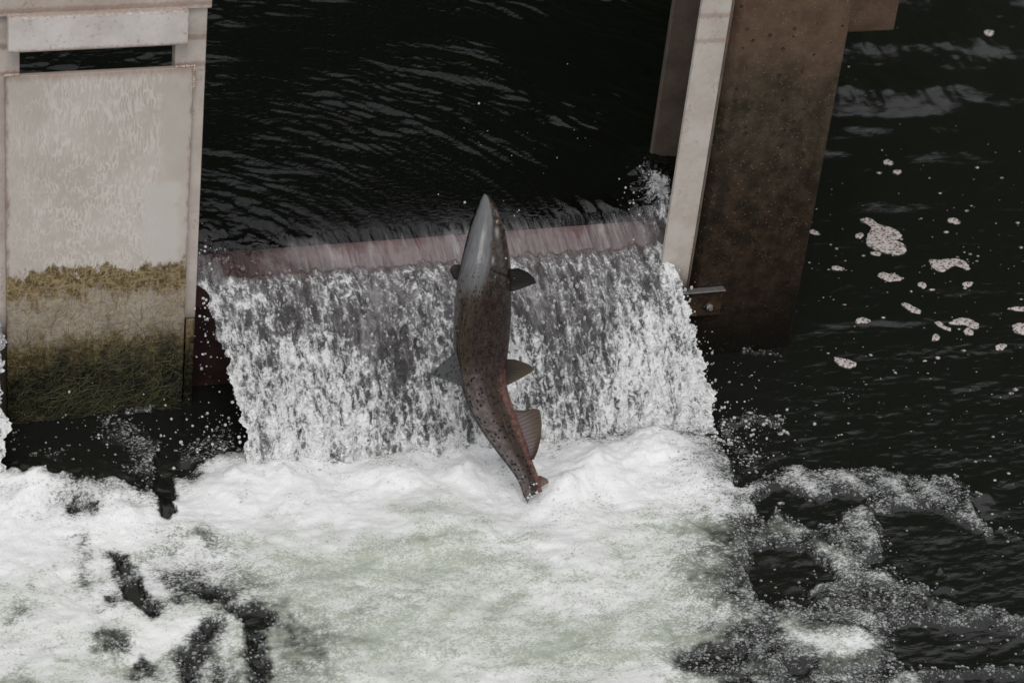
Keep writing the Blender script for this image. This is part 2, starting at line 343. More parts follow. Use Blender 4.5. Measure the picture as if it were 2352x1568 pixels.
def mat_concrete():
    n = N('stained_concrete'); P = n.coord(); x, y, z = n.sep(P)
    big = n.noise(P, 4, 5, 0.6); mid = n.noise(P, 22, 6, 0.7); fine = n.noise(P, 190, 3, 0.7)
    agg = n.voro(P, 210, 'F1', 1.0, 'Color'); aggd = n.voro(P, 210)
    ag = n.sep(agg)[0]
    zz = n.math('ADD', z, n.math('MULTIPLY', n.math('SUBTRACT', big, 0.5), 0.35))
    c = n.mix(n.ramp(mid, 0.3, 0.7), (0.082, 0.050, 0.033), (0.125, 0.083, 0.058))
    wetc = n.mix(n.ramp(mid, 0.35, 0.7), (0.014, 0.0095, 0.0065), (0.044, 0.029, 0.018))
    green = n.mix(n.ramp(mid, 0.35, 0.65), (0.026, 0.021, 0.013), (0.066, 0.050, 0.034))
    c = n.mix(n.ramp(zz, 0.72, 0.88, 1, 0), c, green)
    c = n.mix(n.ramp(zz, 0.40, 0.66, 1, 0), c, wetc)
    c = n.mix(n.ramp(zz, 0.02, 0.30, 1, 0), c, (0.007, 0.0055, 0.004))
    spk = n.math('MULTIPLY', n.ramp(ag, 0.84, 0.93), n.ramp(aggd, 0.25, 0.45, 1, 0))
    c = n.mix(n.math('MULTIPLY', spk, n.ramp(z, 0.02, 0.5, 0.10, 0.34)), c, n.mix(n.sep(agg)[1], (0.26, 0.15, 0.06), (0.33, 0.29, 0.23)))
    pv = n.new('ShaderNodeTexVoronoi', feature='F1'); n.put(pv.inputs['Vector'], P); pv.inputs['Scale'].default_value = 48
    psz = n.math('MULTIPLY', n.math('POWER', n.sep(pv.outputs['Color'])[0], 5.0), 0.34)
    pit = n.ramp(n.math('SUBTRACT', n.math('ADD', pv.outputs['Distance'], n.math('MULTIPLY', n.math('SUBTRACT', fine, .5), .12)), psz), -0.02, 0.05, 1, 0)
    c = n.mix(n.math('MULTIPLY', pit, 0.55), c, (0.016, 0.011, 0.009))
    h = n.math('SUBTRACT', n.math('ADD', n.math('MULTIPLY', fine, 0.6), mid), n.math('MULTIPLY', pit, 1.2))
    return n.done(n.bsdf(c, n.ramp(z, 0.1, 0.8, 0.35, 0.8), n.bump(h, 0.003, 0.8), spec=0.15))

def mat_beam():
    n = N('red_painted_timber'); P = n.coord(); a = n.noise(P, 18, 6, .65); b = n.noise(n.mapping(P, (1, .35, 1)), 30, 5, .7)
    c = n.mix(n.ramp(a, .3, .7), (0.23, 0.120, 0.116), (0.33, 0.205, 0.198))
    stain = n.ramp(n.math('ADD', n.sep(P)[0], n.math('MULTIPLY', n.math('SUBTRACT', b, .5), .75)), -0.42, -0.18, 1, 0)
    stain = n.math('MAXIMUM', n.math('MULTIPLY', stain, .9), n.ramp(b, .60, .72, 0, .55))
    return n.done(n.bsdf(n.mix(stain, c, (0.050, 0.012, 0.011)), .6, n.bump(a, .002, .6)))

M = dict(pool=mat_pool(), upper=mat_upper(), fall=mat_fall(), gate=mat_gate(), concrete=mat_concrete(),
         bright=mat_metal_light('pale_alloy', (0.50, 0.46, 0.43), (0.62, 0.58, 0.56), 0.55),
         post=mat_metal_light('dull_alloy', (0.40, 0.345, 0.305), (0.50, 0.45, 0.41), 0.5),
         strip=mat_metal_light('pale_painted_steel', (0.44, 0.38, 0.33), (0.53, 0.485, 0.445), 0.35),
         guide=mat_metal_light('brown_steel', (0.085, 0.068, 0.055), (0.14, 0.115, 0.095), 0.8),
         weld=mat_simple('weld_bead', (0.62, 0.56, 0.50), (0.30, 0.16, 0.10), 130, 0.5),
         red=mat_beam(),
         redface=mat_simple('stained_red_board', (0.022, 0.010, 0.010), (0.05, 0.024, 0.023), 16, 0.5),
         bracket=mat_simple('rusted_plate', (0.010, 0.006, 0.004), (0.055, 0.032, 0.016), 60, 0.55, 0.002),
         steel=mat_simple('stainless_steel', (0.55, 0.55, 0.54), (0.38, 0.36, 0.34), 60, 0.28, 0.001, 0.5, 0.8),
         bed=mat_simple('dark_river_bed', (0.004, 0.0045, 0.004), (0.010, 0.010, 0.008), 6, 0.9),
         bank=mat_simple('dark_bank', (0.006, 0.010, 0.005), (0.022, 0.028, 0.014), 1.5, 0.95, 0.05, 0.1))

# ------------------------------------------------------------------ the setting: bed, unseen bank, upstream water
ZU = 0.365          # level of the pool above the weir
ZC = 0.292          # top of the weir beam
YL = 0.046          # the lip of the weir
def ground():
    xs = np.linspace(-60, 60, 80); ys = np.linspace(-60, 60, 80); X, Y = np.meshgrid(xs, ys)
    Z = -1.2+0.15*fbm(X*.3, Y*.3, 3, 5)
    o = np_mesh('ground', np.stack([X, Y, Z], -1).reshape(-1, 3), grid_faces(80, 80), M['bed']); tag(o, kind='structure')
    # steep dark bank, unseen, added upstream so the still water mirrors black
    n = 160; m = 60; xs = np.linspace(-45, 60, n); t = np.linspace(0, 1, m); X, T = np.meshgrid(xs, t)
    Y = 13+T*4.0+0.9*fbm(X*.35, T*6, 4, 11); Z = -1.3+T*21.0+1.3*fbm(X*.5, T*5, 4, 12)+0.8*fbm(X*2.1, T*3, 3, 14)*T
    o = np_mesh('unseen_bank', np.stack([X, Y, Z], -1).reshape(-1, 3), grid_faces(m, n), M['bank']); tag(o, kind='structure')
ground()

def surf_profile(y):
    """height of the upstream water along the flow, drawn down towards the crest"""
    return ZU-0.060*np.exp(-np.maximum(y-YL, 0)/0.085)
def upper_rip(X, Y):
    """curving ripples of the water drawn in round the gate post"""
    dx = X+0.60; dy = Y-0.02; r = np.hypot(dx, dy); a = np.arctan2(dy, dx)
    w1 = fbm(r*13+1.6*fbm(X*3, Y*3, 2, 3), a*0.9, 3, 21)+0.45*fbm(r*30+2*fbm(X*4, Y*4, 2, 3), a*3.2, 3, 25)
    w2 = fbm(r*70+2.5*fbm(X*5, Y*5, 2, 4), a*9, 3, 31)
    left = sstep(0.95, 0.0, X-0.35*Y+0.0)*0.92+0.05
    patch = sstep(-0.45, 0.35, fbm(X*2.2, Y*2.2, 3, 41))
    z = left*((0.0105*w1+0.0030*w2)*(0.20+1.1*patch))
    # shallow fingers where the water bends over the crest
    cr = np.exp(-(np.maximum(Y-0.06, 0)/0.11)**2)
    z = z+cr*(0.0040*fbm(X*34, Y*8, 3, 51)+0.0018*fbm(X*90, Y*16, 2, 52)+0.004*fbm(X*9, Y*5, 2, 53))
    # piled and broken water where it is pinched against the guide at the right
    g = np.exp(-((X-(0.635+0.10*np.maximum(Y, 0)))/0.055)**2)*sstep(0.46, 0.30, Y)
    z = z+g*(0.034*(0.6+fbm(X*22, Y*16, 4, 61, .6))+0.006*fbm(X*70, Y*60, 2, 62))
    # the same, smaller, beside the gate post
    gl = np.exp(-((X+0.57)/0.17)**2)*np.exp(-((Y-0.05)/0.15)**2)
    z = z+gl*0.022*fbm(X*26, Y*22, 4, 71, .6)
    # ring ripples of falling drops
    for cx, cy in ((hit(1372, 482, 2, ZU)[0], hit(1372, 482, 2, ZU)[1]), (hit(1222, 478, 2, ZU)[0], hit(1222, 478, 2, ZU)[1])):
        rr = np.hypot(X-cx, Y-cy); z = z+0.0010*np.cos(rr*2*math.pi/0.011)*np.exp(-(rr/0.022)**2)
    return z
YJ = 0.16      # where the pool's sheet hands over to the waterfall's
def upper_water():
    xs = np.r_[np.linspace(-5, -1.3, 25)[:-1], np.arange(-1.3, 1.62, 0.0046), np.linspace(1.66, 6.8, 8)]
    ys = np.r_[np.arange(YJ, 1.75, 0.0052), np.linspace(1.78, 12.6, 40)]
    X, Y = np.meshgrid(xs, ys); far = sstep(-1.3, -1.6, X)
    Z = surf_profile(Y)+upper_rip(X, Y)*(1-far)
    deep = sstep(0.150, 0.235, Y+0.065*fbm(X*34, Y*6, 4, 55, .65)+0.05*fbm(X*5, Y*3, 2, 56))
    splash = np.clip(1.05*np.exp(-((X-(0.622+0.10*Y))/0.055)**2)*sstep(0.42, 0.22, Y)*(0.75+0.6*fbm(X*25, Y*18, 3, 66)), 0, 1)
    calm = 0.08+0.9*sstep(0.6, -0.2, X-0.35*Y)
    F = grid_faces(len(ys), len(xs)); cx = X.ravel()[F].mean(1); cy = Y.ravel()[F].mean(1)
    F = F[cx < 0.86+0.5*np.maximum(cy-0.30, 0)]
    o = np_mesh('water', np.stack([X, Y, Z], -1).reshape(-1, 3), F, M['upper'], attrs={'calm': calm.ravel(), 'deep': deep.ravel(), 'foam': splash.ravel()})
    tag(o, kind='structure')
upper_water()

# ------------------------------------------------------------------ the falls
V0 = 1.72
def fall_sheet(x0, x1, seed, edge_l, edge_r):
    nx = int((x1-x0)/0.0021); ns = 430
    u = np.linspace(0, 1, nx); s = np.linspace(-(YJ-YL), 0.60, ns)
    # profile: from the pool over the lip, then free fall
    tt = np.linspace(0, 0.42, 400); py = YL-V0*tt; pz = ZU-0.060-0.30*tt-4.905*tt*tt
    arc = np.r_[0, np.cumsum(np.hypot(np.diff(py), np.diff(pz)))]
    yc = np.where(s < 0, YL-s, np.interp(s, arc, py)); zc = np.where(s < 0, surf_profile(np.maximum(YL-s, 0)), np.interp(s, arc, pz))
    U, S = np.meshgrid(u, s); YC = np.repeat(yc[:, None], nx, 1); ZC_ = np.repeat(zc[:, None], nx, 1)
    down = sstep(0.0, 0.10, S)
    el = x0+edge_l(S)+down*(0.030*fbm(S*12, S*0+seed, 5, seed, .7)); er = x1+edge_r(S)+down*(0.046*fbm(S*11, S*0+seed+3, 5, seed+1, .7))
    X = el+(er-el)*U
    ty = np.gradient(yc, s); tz = np.gradient(zc, s); L = np.hypot(ty, tz); NY = np.repeat((tz/L)[:, None], nx, 1); NZ = np.repeat((-ty/L)[:, None], nx, 1)
    NYs, NZs = np.where(NZ < 0, -NY, NY), np.abs(NZ)
    amp = sstep(0.02, 0.22, S)
    edge = np.minimum(X-el, er-X)
    strands = fbm(X*20, S*2.0, 3, seed+5)
    lumps = fbm(X*40+3*fbm(X*9, S*9, 2, seed+9), S*22, 4, seed+7, .6)
    finew = fbm(X*130, S*75, 3, seed+8, .6)
    h = amp*(0.017*strands+0.0135*lumps+0.0034*finew)+down*0.010*np.exp(-edge/0.02)
    rip = upper_rip(X, np.maximum(YC, YL))*(1-down)
    Y = YC+NYs*h; Z = ZC_+NZs*h+rip
    # how white: clear at the lip, then broken, with darker clear tongues
    lip = sstep(-0.012, 0.012, S+0.020*fbm(X*26, S*4, 4, seed+2, .65))
    tongue = fbm(X*9+0.8*fbm(X*6, S*6, 2, seed+12), S*1.3, 3, seed+11); clump = fbm(X*22, S*9, 3, seed+14)
    f = lip*0.58+sstep(0.10, 0.48, S)*0.30
    f = f+lip*(0.34*tongue+0.32*clump)
    f = f+0.34*sstep(0.08, 0.26, S)*np.exp(-((X-er)/0.16)**2)+0.20*sstep(0.06, 0.2, S)*np.exp(-((X-el-.12)/0.12)**2)
    f = f-0.10*np.exp(-((S-0.11)/0.06)**2)*np.exp(-((X+0.20)/0.20)**2)
    if er.max() > 0.5:
        f = f+0.95*np.exp(-((X-0.635)/0.055)**2)*sstep(-0.30, -0.06, S)*(0.75+0.6*fbm(X*25, S*18, 3, 66))+0.62*np.exp(-((X+0.575)/0.075)**2)*sstep(-0.11, -0.02, S)*(0.5+1.1*fbm(X*25, S*18, 3, 67))
        f = f-0.12*np.exp(-((X+0.16)/0.13)**2)*sstep(0.05, 0.16, S)*sstep(0.42, 0.25, S)
        f = f-0.16*np.exp(-((X-0.33)/0.12)**2)*sstep(-0.01, 0.06, S)*sstep(0.30, 0.15, S)
    f = np.clip(f, 0, 1.1)
    flow = np.stack([X, S*1.0, 0*X+seed], -1)
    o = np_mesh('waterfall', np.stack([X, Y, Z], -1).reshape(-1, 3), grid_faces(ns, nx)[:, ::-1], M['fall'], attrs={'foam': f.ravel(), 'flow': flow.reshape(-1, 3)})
    return tag(o, kind='structure')
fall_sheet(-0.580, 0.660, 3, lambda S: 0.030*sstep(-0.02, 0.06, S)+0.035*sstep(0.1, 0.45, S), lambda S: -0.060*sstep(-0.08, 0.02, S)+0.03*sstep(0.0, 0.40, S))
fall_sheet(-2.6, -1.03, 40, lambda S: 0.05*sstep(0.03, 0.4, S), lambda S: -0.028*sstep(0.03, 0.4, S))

# ------------------------------------------------------------------ the pool below
def rc(*p): return [(1378+x*0.414, 918.8+y*0.414) for x, y in p]      # points read from an enlarged view of the lower right
MAIN = [(-2200, 1180), (-1200, 1150), (-700, 1120), (0, 1120), (90, 1128), (200, 1148), (330, 1142), (400, 1095), (530, 1030), (640, 1020), (1000, 1015), (1300, 1005), (1480, 995), (1580, 1000), (1655, 1010), (1680, 1090)]+rc(
    (740, 510), (830, 480), (970, 405), (1080, 385), (1480, 372), (1640, 398), (1990, 420), (2080, 520), (2215, 790), (2600, 1000), (2600, 2400))+[(-2200, 1912)]
DARK = [(rc((820, 580), (950, 515), (1150, 560), (1350, 535), (1470, 550), (1310, 650), (1240, 690), (1300, 810), (1180, 740), (1080, 690), (900, 670)), 0.75),
        (rc((855, 830), (980, 795), (1080, 830), (1200, 815), (1290, 900), (1335, 1010), (1200, 1050), (1150, 1130), (1000, 1155), (870, 1140), (845, 1000)), 0.50),
        (rc((1500, 640), (1650, 615), (1880, 605), (1980, 680), (2150, 760), (2240, 800), (2700, 1000), (2700, 1420), (2352, 1240), (2180, 1170), (1900, 1095), (1700, 1040), (1600, 985), (1475, 920), (1490, 820), (1600, 720)), 0.85),
        (rc((1490, 1260), (1700, 1235), (1900, 1240), (2100, 1262), (2352, 1330), (2700, 1400), (2700, 1500), (2352, 1475), (2000, 1500), (1680, 1500), (1640, 1420), (1480, 1320)), 0.55),
        (rc((1790, 1575), (1990, 1545), (2352, 1530), (2700, 1540), (2700, 1900), (1850, 1900)), 0.7),
        (rc((1000, 1430), (1100, 1420), (1210, 1480), (1150, 1540), (1040, 1530)), 0.45), (rc((1000, 1290), (1120, 1240), (1200, 1270), (1130, 1330), (1010, 1350)), 0.30), (rc((420, 1400), (600, 1370), (820, 1400), (800, 1500), (600, 1540), (400, 1500)), 0.35)]
PLUS = [(rc((980, 690), (1200, 780), (1330, 930), (1400, 985)), 20, 0.80), (rc((1290, 760), (1400, 720), (1480, 800), (1400, 900)), 30, 0.62), (rc((1350, 980), (1500, 1010), (1750, 1090)), 26, 0.68), (rc((1100, 1300), (1450, 1330), (1350, 1500)), 60, 0.85), (rc((1180, 1080), (1260, 1045), (1330, 1040)), 7, 0.75),
        (rc((2230, 700), (2300, 740)), 16, 0.42), (rc((1560, 940), (1620, 960)), 14, 0.45), (rc((1900, 940)), 8, 0.4), (rc((1880, 1030), (1950, 1040)), 10, 0.42),
        ([(250, 985), (300, 1000), (335, 1050), (330, 1095)], 34, 0.52), ([(80, 1040), (150, 1050)], 14, 0.36), ([(420, 1060), (500, 1020)], 30, 0.50), ([(30, 1010), (60, 1000)], 10, 0.34),
        ([(1690, 1040), (1660, 980), (1720, 960), (1790, 968)], 13, 0.50), ([(1665, 1090), (1720, 1060)], 26, 0.36), ([(1690, 850), (1760, 880)], 20, 0.24), ([(1595, 806), (1700, 802), (1720, 806)], 3, 0.60), ([(1720, 806), (1800, 812)], 2.5, 0.50),
        ([(130, 950), (300, 945), (420, 925)], 3, 0.55), ([(1960, 895), (2010, 902)], 12, 0.3)]
MINUS = [([(372, 1060), (374, 1120), (380, 1186)], 13, 1.3), ([(248, 1304), (281, 1324), (315, 1366), (352, 1415)], 15, 0.95), ([(195, 1345), (300, 1385)], 24, 0.55),
         ([(484, 1370), (534, 1407), (596, 1432)], 15, 0.95), ([(575, 1436), (580, 1498), (596, 1560)], 16, 0.85), ([(497, 1453), (460, 1486), (435, 1560)], 20, 0.75), ([(215, 1470), (290, 1486)], 15, 0.55), ([(325, 1522)], 9, 0.8), ([(440, 1550), (520, 1560)], 30, 0.5),
         ([(165, 1198), (215, 1210)], 9, 0.6), ([(178, 1280)], 24, 0.40), ([(370, 1300), (420, 1370), (520, 1350)], 50, 0.32), ([(640, 1450), (720, 1530)], 46, 0.42), ([(470, 1235), (500, 1250)], 12, 0.35), ([(430, 1095), (450, 1110)], 14, 0.5), ([(560, 1150)], 14, 0.3)]
def pool_fields(X, Y):
    px, py = to_px(np.stack([X, Y, np.zeros_like(X)], -1))
    wx = 26*fbm(X*5, Y*3, 3, 91)+24*fbm(X*20, Y*13, 4, 92, .65); wy = 17*fbm(X*5+40, Y*3, 3, 93)+16*fbm(X*20+9, Y*13, 4, 94, .65)
    px = px+wx; py = py+wy
    sd = poly_sd(px, py, MAIN)
    k = sstep(1560, 1720, px)
    D = sstep(18-8*k, -30+16*k, sd)*(0.64+0.36*sstep(1790, 1500, px)+0.24*sstep(-20, -110, sd)*sstep(1720, 1380, px))
    D = D-0.60*sstep(0.05, 0.55, fbm(X*6, Y*4.5, 4, 106, .6))*sstep(760, 420, px)*sstep(1250, 1330, py)-0.22*sstep(0.2, 0.6, fbm(X*7, Y*5, 4, 107, .6))*sstep(1560, 1380, px)
    D = D+k*sstep(0.3, 0.6, D)*0.34*fbm(X*15, Y*11, 4, 109, .6)
    for pts, wgt in DARK: D = D-wgt*sstep(14, -16, poly_sd(px, py, pts))
    lace = ridged(X*7+1.5*fbm(X*4, Y*3, 3, 95), Y*6, 3, 96)
    for pts, r, wgt in PLUS: D = np.maximum(D, wgt*sstep(r*2.2, r*0.3, seg_dist(px, py, pts))*(0.70+0.50*lace))
    frag = np.clip(0.75+1.1*fbm(X*16, Y*12, 4, 108, .65), 0, 1.4)
    for pts, r, wgt in MINUS: D = D-(wgt if wgt > 1.2 else wgt*frag)*sstep(r*2.6, r*0.3, seg_dist(px, py, pts))
    # loose flecks over the dark water
    fl = fbm(X*7, Y*4, 3, 97)
    D = np.maximum(D, 0)+0.08*sstep(0.0, 0.6, fl)
    # streaks of thinner foam in the white field
    q1 = fbm(X*2.5, Y*2.5, 3, 98)
    D = D+sstep(0.35, 0.8, D)*(0.30*fbm(X*4+1.6*q1, Y*7+1.2*q1, 4, 99)+0.16*(ridged(X*6+2.2*q1, Y*9+1.5*q1, 4, 100)-0.5))
    sw = 0.9*fbm(X*2.2, Y*2.6, 3, 102)
    aer = 0.48+0.66*fbm(X*3.2+sw, Y*5.0+sw, 4, 101)+0.34*fbm(X*9+2*sw, Y*15, 4, 103, .6)-0.55*np.clip(ridged(X*4+2*sw, Y*7+sw, 3, 104)-0.35, 0, 1)
    aer = np.clip(aer+0.50*np.exp(-((px-1000)/620)**2-((py-1420)/190)**2)-0.70*np.exp(-((py-1090)/90)**2)-0.55*np.exp(-((px-100)/260)**2-((py-1230)/130)**2), 0, 1)
    aer = aer*sstep(0.5, 0.9, D)
    return px-wx, py-wy, np.clip(D, 0, 1.6), aer
MOUNDS = [(1490, 1050, 62, 0.042), (1380, 1090, 70, 0.035), (1590, 1080, 60, 0.030), (1290, 1115, 70, 0.022), (60, 1140, 110, 0.055), (240, 1160, 120, 0.050), (1180, 1085, 50, 0.030), (1065, 1100, 45, 0.030), (900, 1105, 60, 0.018), (650, 1105, 70, 0.022),
          (1020, 1230, 110, 0.016), (540, 1100, 60, 0.020), (1285, 1150, 40, 0.034), (1980, 1100, 60, 0.014), (2240, 1140, 40, 0.014)]
RIDGES = [([(1900, 142), (2080, 148), (2260, 152)], 26, 0.020), ([(1890, 245), (2060, 252), (2190, 238)], 24, 0.019), ([(1920, 310), (2030, 308)], 10, 0.006), ([(2020, 20), (2200, 30), (2420, 40)], 46, 0.026), ([(2100, 305), (2180, 308)], 9, 0.004),
          ([(2080, 365), (2250, 368)], 12, 0.006), ([(1860, 360), (1910, 358)], 9, 0.006), ([(1960, 478), (2120, 482)], 10, 0.005), ([(1900, 750), (2100, 745)], 7, 0.003), ([(2150, 120), (2352, 130)], 16, 0.008), ([(2200, 220), (2352, 240)], 12, 0.006)]
def pool_height(X, Y, px, py, D):
    z = 0.0040*fbm(X*5, Y*11, 4, 111)+0.0012*fbm(X*24, Y*50, 3, 113)
    # turbulence near the fall
    near = np.exp(-((px-1000)/760)**2-((py-1130)/260)**2)
    white = sstep(0.25, 0.8, D)
    z = z+white*(0.014+0.017*fbm(X*5, Y*6, 4, 115)+0.006*(ridged(X*9+2*fbm(X*3, Y*3, 2, 116), Y*9, 4, 117)-0.4)+0.0025*fbm(X*34, Y*34, 4, 118, .6)+0.0009*fbm(X*110, Y*110, 2, 119))
    z = z+near*(0.012*fbm(X*9, Y*9, 4, 121)+0.004)
    for mx, my, r, h in MOUNDS: z = z+h*np.exp(-((px-mx)/r)**2-((py-my)/(r*0.62))**2)*(1+0.5*fbm(X*16, Y*16, 3, 123))
    for pts, r, h in RIDGES:
        # a wave whose near face is steep: rise over the stroke, long fall behind
        ys = np.interp(px, [p[0] for p in pts], [p[1] for p in pts]); fade = sstep(pts[0][0]-60, pts[0][0]+40, px)*sstep(pts[-1][0]+90, pts[-1][0]-60, px)
        wob = 1+0.5*fbm(X*9, Y*3, 3, 125)
        q = (ys+9*fbm(X*9, Y*6, 3, 126)-py)/r
        prof = np.where(q < 1, np.clip((q+1)/2, 0, 1), np.exp(-((q-1)/2.6)**2))
        z = z+1.7*h*fade*wob*prof
    return z
def pool():
    xs = np.r_[np.linspace(-9, -2.6, 16)[:-1], np.arange(-2.6, -1.45, 0.02), np.arange(-1.45, 1.5, 0.0046), np.arange(1.5, 2.9, 0.0075), np.linspace(2.91, 12, 20)]
    ys = np.r_[np.linspace(-12, -1.55, 20)[:-1], np.arange(-1.55, 0.06, 0.0046), np.arange(0.06, 2.5, 0.0095), np.linspace(2.52, 14, 30)]
    X, Y = np.meshgrid(xs, ys)
    px, py, D, aer = pool_fields(X, Y)
    out = (X < -2.65) | (X > 2.9) | (Y < -1.56) | (Y > 2.5)
    D = np.where(out & (Y > -0.2), 0.0, D)
    Z = pool_height(X, Y, px, py, D)
    V = np.stack([X, Y, Z], -1).reshape(-1, 3); F = grid_faces(len(ys), len(xs)); f = D.ravel(); a = aer.ravel()
    # drop what would lie upstream of the weir under the higher pool
    cx, cy = V[F].mean(1)[:, 0], V[F].mean(1)[:, 1]
    F = F[~((cy > 0.075) & (cx < 0.82+0.5*np.maximum(cy-0.12, 0)))]; cx = V[F].mean(1)
    w = f[F].mean(1)
    for name, sel, kind in (('water', w < 0.52, 'structure'), ('white_foam', w >= 0.52, 'stuff')):
        FF = F[sel]; used = np.unique(FF); mp = np.full(len(V), -1); mp[used] = np.arange(len(used))
        o = np_mesh(name, V[used], mp[FF], M['pool'], attrs={'foam': f[used], 'aer': a[used]})
        tag(o, kind=kind)
        if kind == 'stuff': tag(o, 'churning white foam spread over the pool at the foot of the waterfall', 'foam')
pool()

# ------------------------------------------------------------------ weir beam
def weir(x0, x1, label, cat='weir'):
    r = empty('weir', ((x0+x1)/2, 0.125, 0)); tag(r, label, cat)
    def bx(nm, lo, hi, m, bv):
        o = box(nm, lo, hi, m, r, bv); o.matrix_parent_inverse = Matrix.Translation(-r.location); return o
    bx('crest_beam', (x0, 0.050, ZC-0.06), (x1, 0.200, ZC), M['red'], 0.006)
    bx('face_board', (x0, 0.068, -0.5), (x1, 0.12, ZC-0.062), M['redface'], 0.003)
weir(-2.60, 0.690, 'red timber weir board under the water between gate and pier')

# ------------------------------------------------------------------ sluice gate at the left
def gate():
    r = empty('sluice_gate', (-0.80, 0, 0)); tag(r, 'weathered pale metal sluice gate with a slot near its top and algae along its foot', 'sluice gate')
    inv = Matrix.Translation(-r.location)
    def P(o): o.matrix_parent_inverse = inv; return o
    P(box('frame_post', (-1.030, 0.001, -0.4), (-0.980, 0.03, 1.40), M['post'], r, 0.002))
    P(box('frame_post', (-0.646, 0.001, 0.24), (-0.5775, 0.03, 1.40), M['post'], r, 0.002))
    P(box('edge_bar', (-0.600, -0.004, -0.4), (-0.5785, 0.0285, 0.238), M['gate'], r, 0.002))
    P(box('top_beam', (-1.045, -0.010, 1.030), (-0.5705, 0.045, 1.30), M['post'], r, 0.003))
    P(box('crossbar', (-1.009, -0.036, 0.958), (-0.626, -0.0105, 1.040), M['bright'], r, 0.004))
    P(box('slot_frame', (-0.979, 0.003, 0.945), (-0.647, 0.027, 1.029), M['post'], r, 0.001))
    P(box('gate_plate', (-1.0125, -0.0125, -0.4), (-0.6055, 0.0005, 0.8925), M['gate'], r, 0.0015))
    # weld beads at the plate's upper corners and down its edge
    def bead(pts, rad=0.0035):
        bm = bmesh.new(); Q = resample(pts, max(6, int(sum(np.linalg.norm(np.diff(np.array(pts), axis=0), axis=1))/0.005)))
        for q in Q:
            g = bmesh.ops.create_icosphere(bm, subdivisions=1, radius=rad*random.uniform(.75, 1.25)); bmesh.ops.translate(bm, verts=g['verts'], vec=Vector(q))
        return P(bm_obj('weld_bead', bm, M['weld'], r, 0, True))
    bead([(-1.0125, -0.011, 0.895), (-0.985, -0.011, 0.895)]); bead([(-0.644, -0.011, 0.895), (-0.6045, -0.011, 0.895), (-0.6045, -0.011, 0.845)])
    bead([(-0.6045, -0.004, 0.70), (-0.6045, -0.004, 0.61)], 0.002)
    # rust line scratched across the plate
    # dry and wet weed fibres clinging to the foot of the plate
    g = rng(5); vs = []; fs = []; cols = []
    for k in range(3000):
        x = g.uniform(-1.008, -0.610); z = 0.385*g.random()**1.4
        if z > 0.385 or z < 0.0 or (z > 0.2 and g.random() < .45) or (z > 0.3 and g.random() < .6): continue
        L = g.uniform(0.012, 0.055); a = g.normal(0.45, 0.75) if g.random() < .6 else g.uniform(0, math.pi); bend = g.normal(0, .5); w = g.uniform(0.00025, 0.0006); off = g.uniform(0.0005, 0.006)
        n = 5; tone = g.uniform(0, 1)
        base = len(vs); px_, pz = x, z
        for i in range(n):
            t = i/(n-1); ang = a+bend*t
            nx_, nz_ = -math.sin(ang), math.cos(ang); ww = w*(1-.6*t)
            o_ = -0.0125-off*math.sin(math.pi*min(1, .15+t*.85))
            X0 = min(max(px_, -1.012), -0.606)
            vs.append((X0+nx_*ww, o_, pz+nz_*ww)); vs.append((X0-nx_*ww, o_-.0002, pz-nz_*ww)); cols += [tone, tone]
            px_ += math.cos(ang)*L/(n-1); pz += math.sin(ang)*L/(n-1)
        for i in range(n-1): fs.append((base+2*i, base+2*i+1, base+2*i+3, base+2*i+2))
    n = N('weed_fibre'); z = n.sep(n.coord())[2]; t = n.attr('tone')
    c = n.mix(n.ramp(z, 0.17, 0.28), n.mix(n.ramp(t, .2, .95), (0.006, 0.006, 0.002), (0.11, 0.105, 0.04)), n.mix(t, (0.10, 0.065, 0.025), (0.46, 0.37, 0.235)))
    o = P(np_mesh('algae', vs, fs, n.done(n.bsdf(c, 0.5)), r, attrs={'tone': cols})); o['kind'] = 'stuff'
gate()

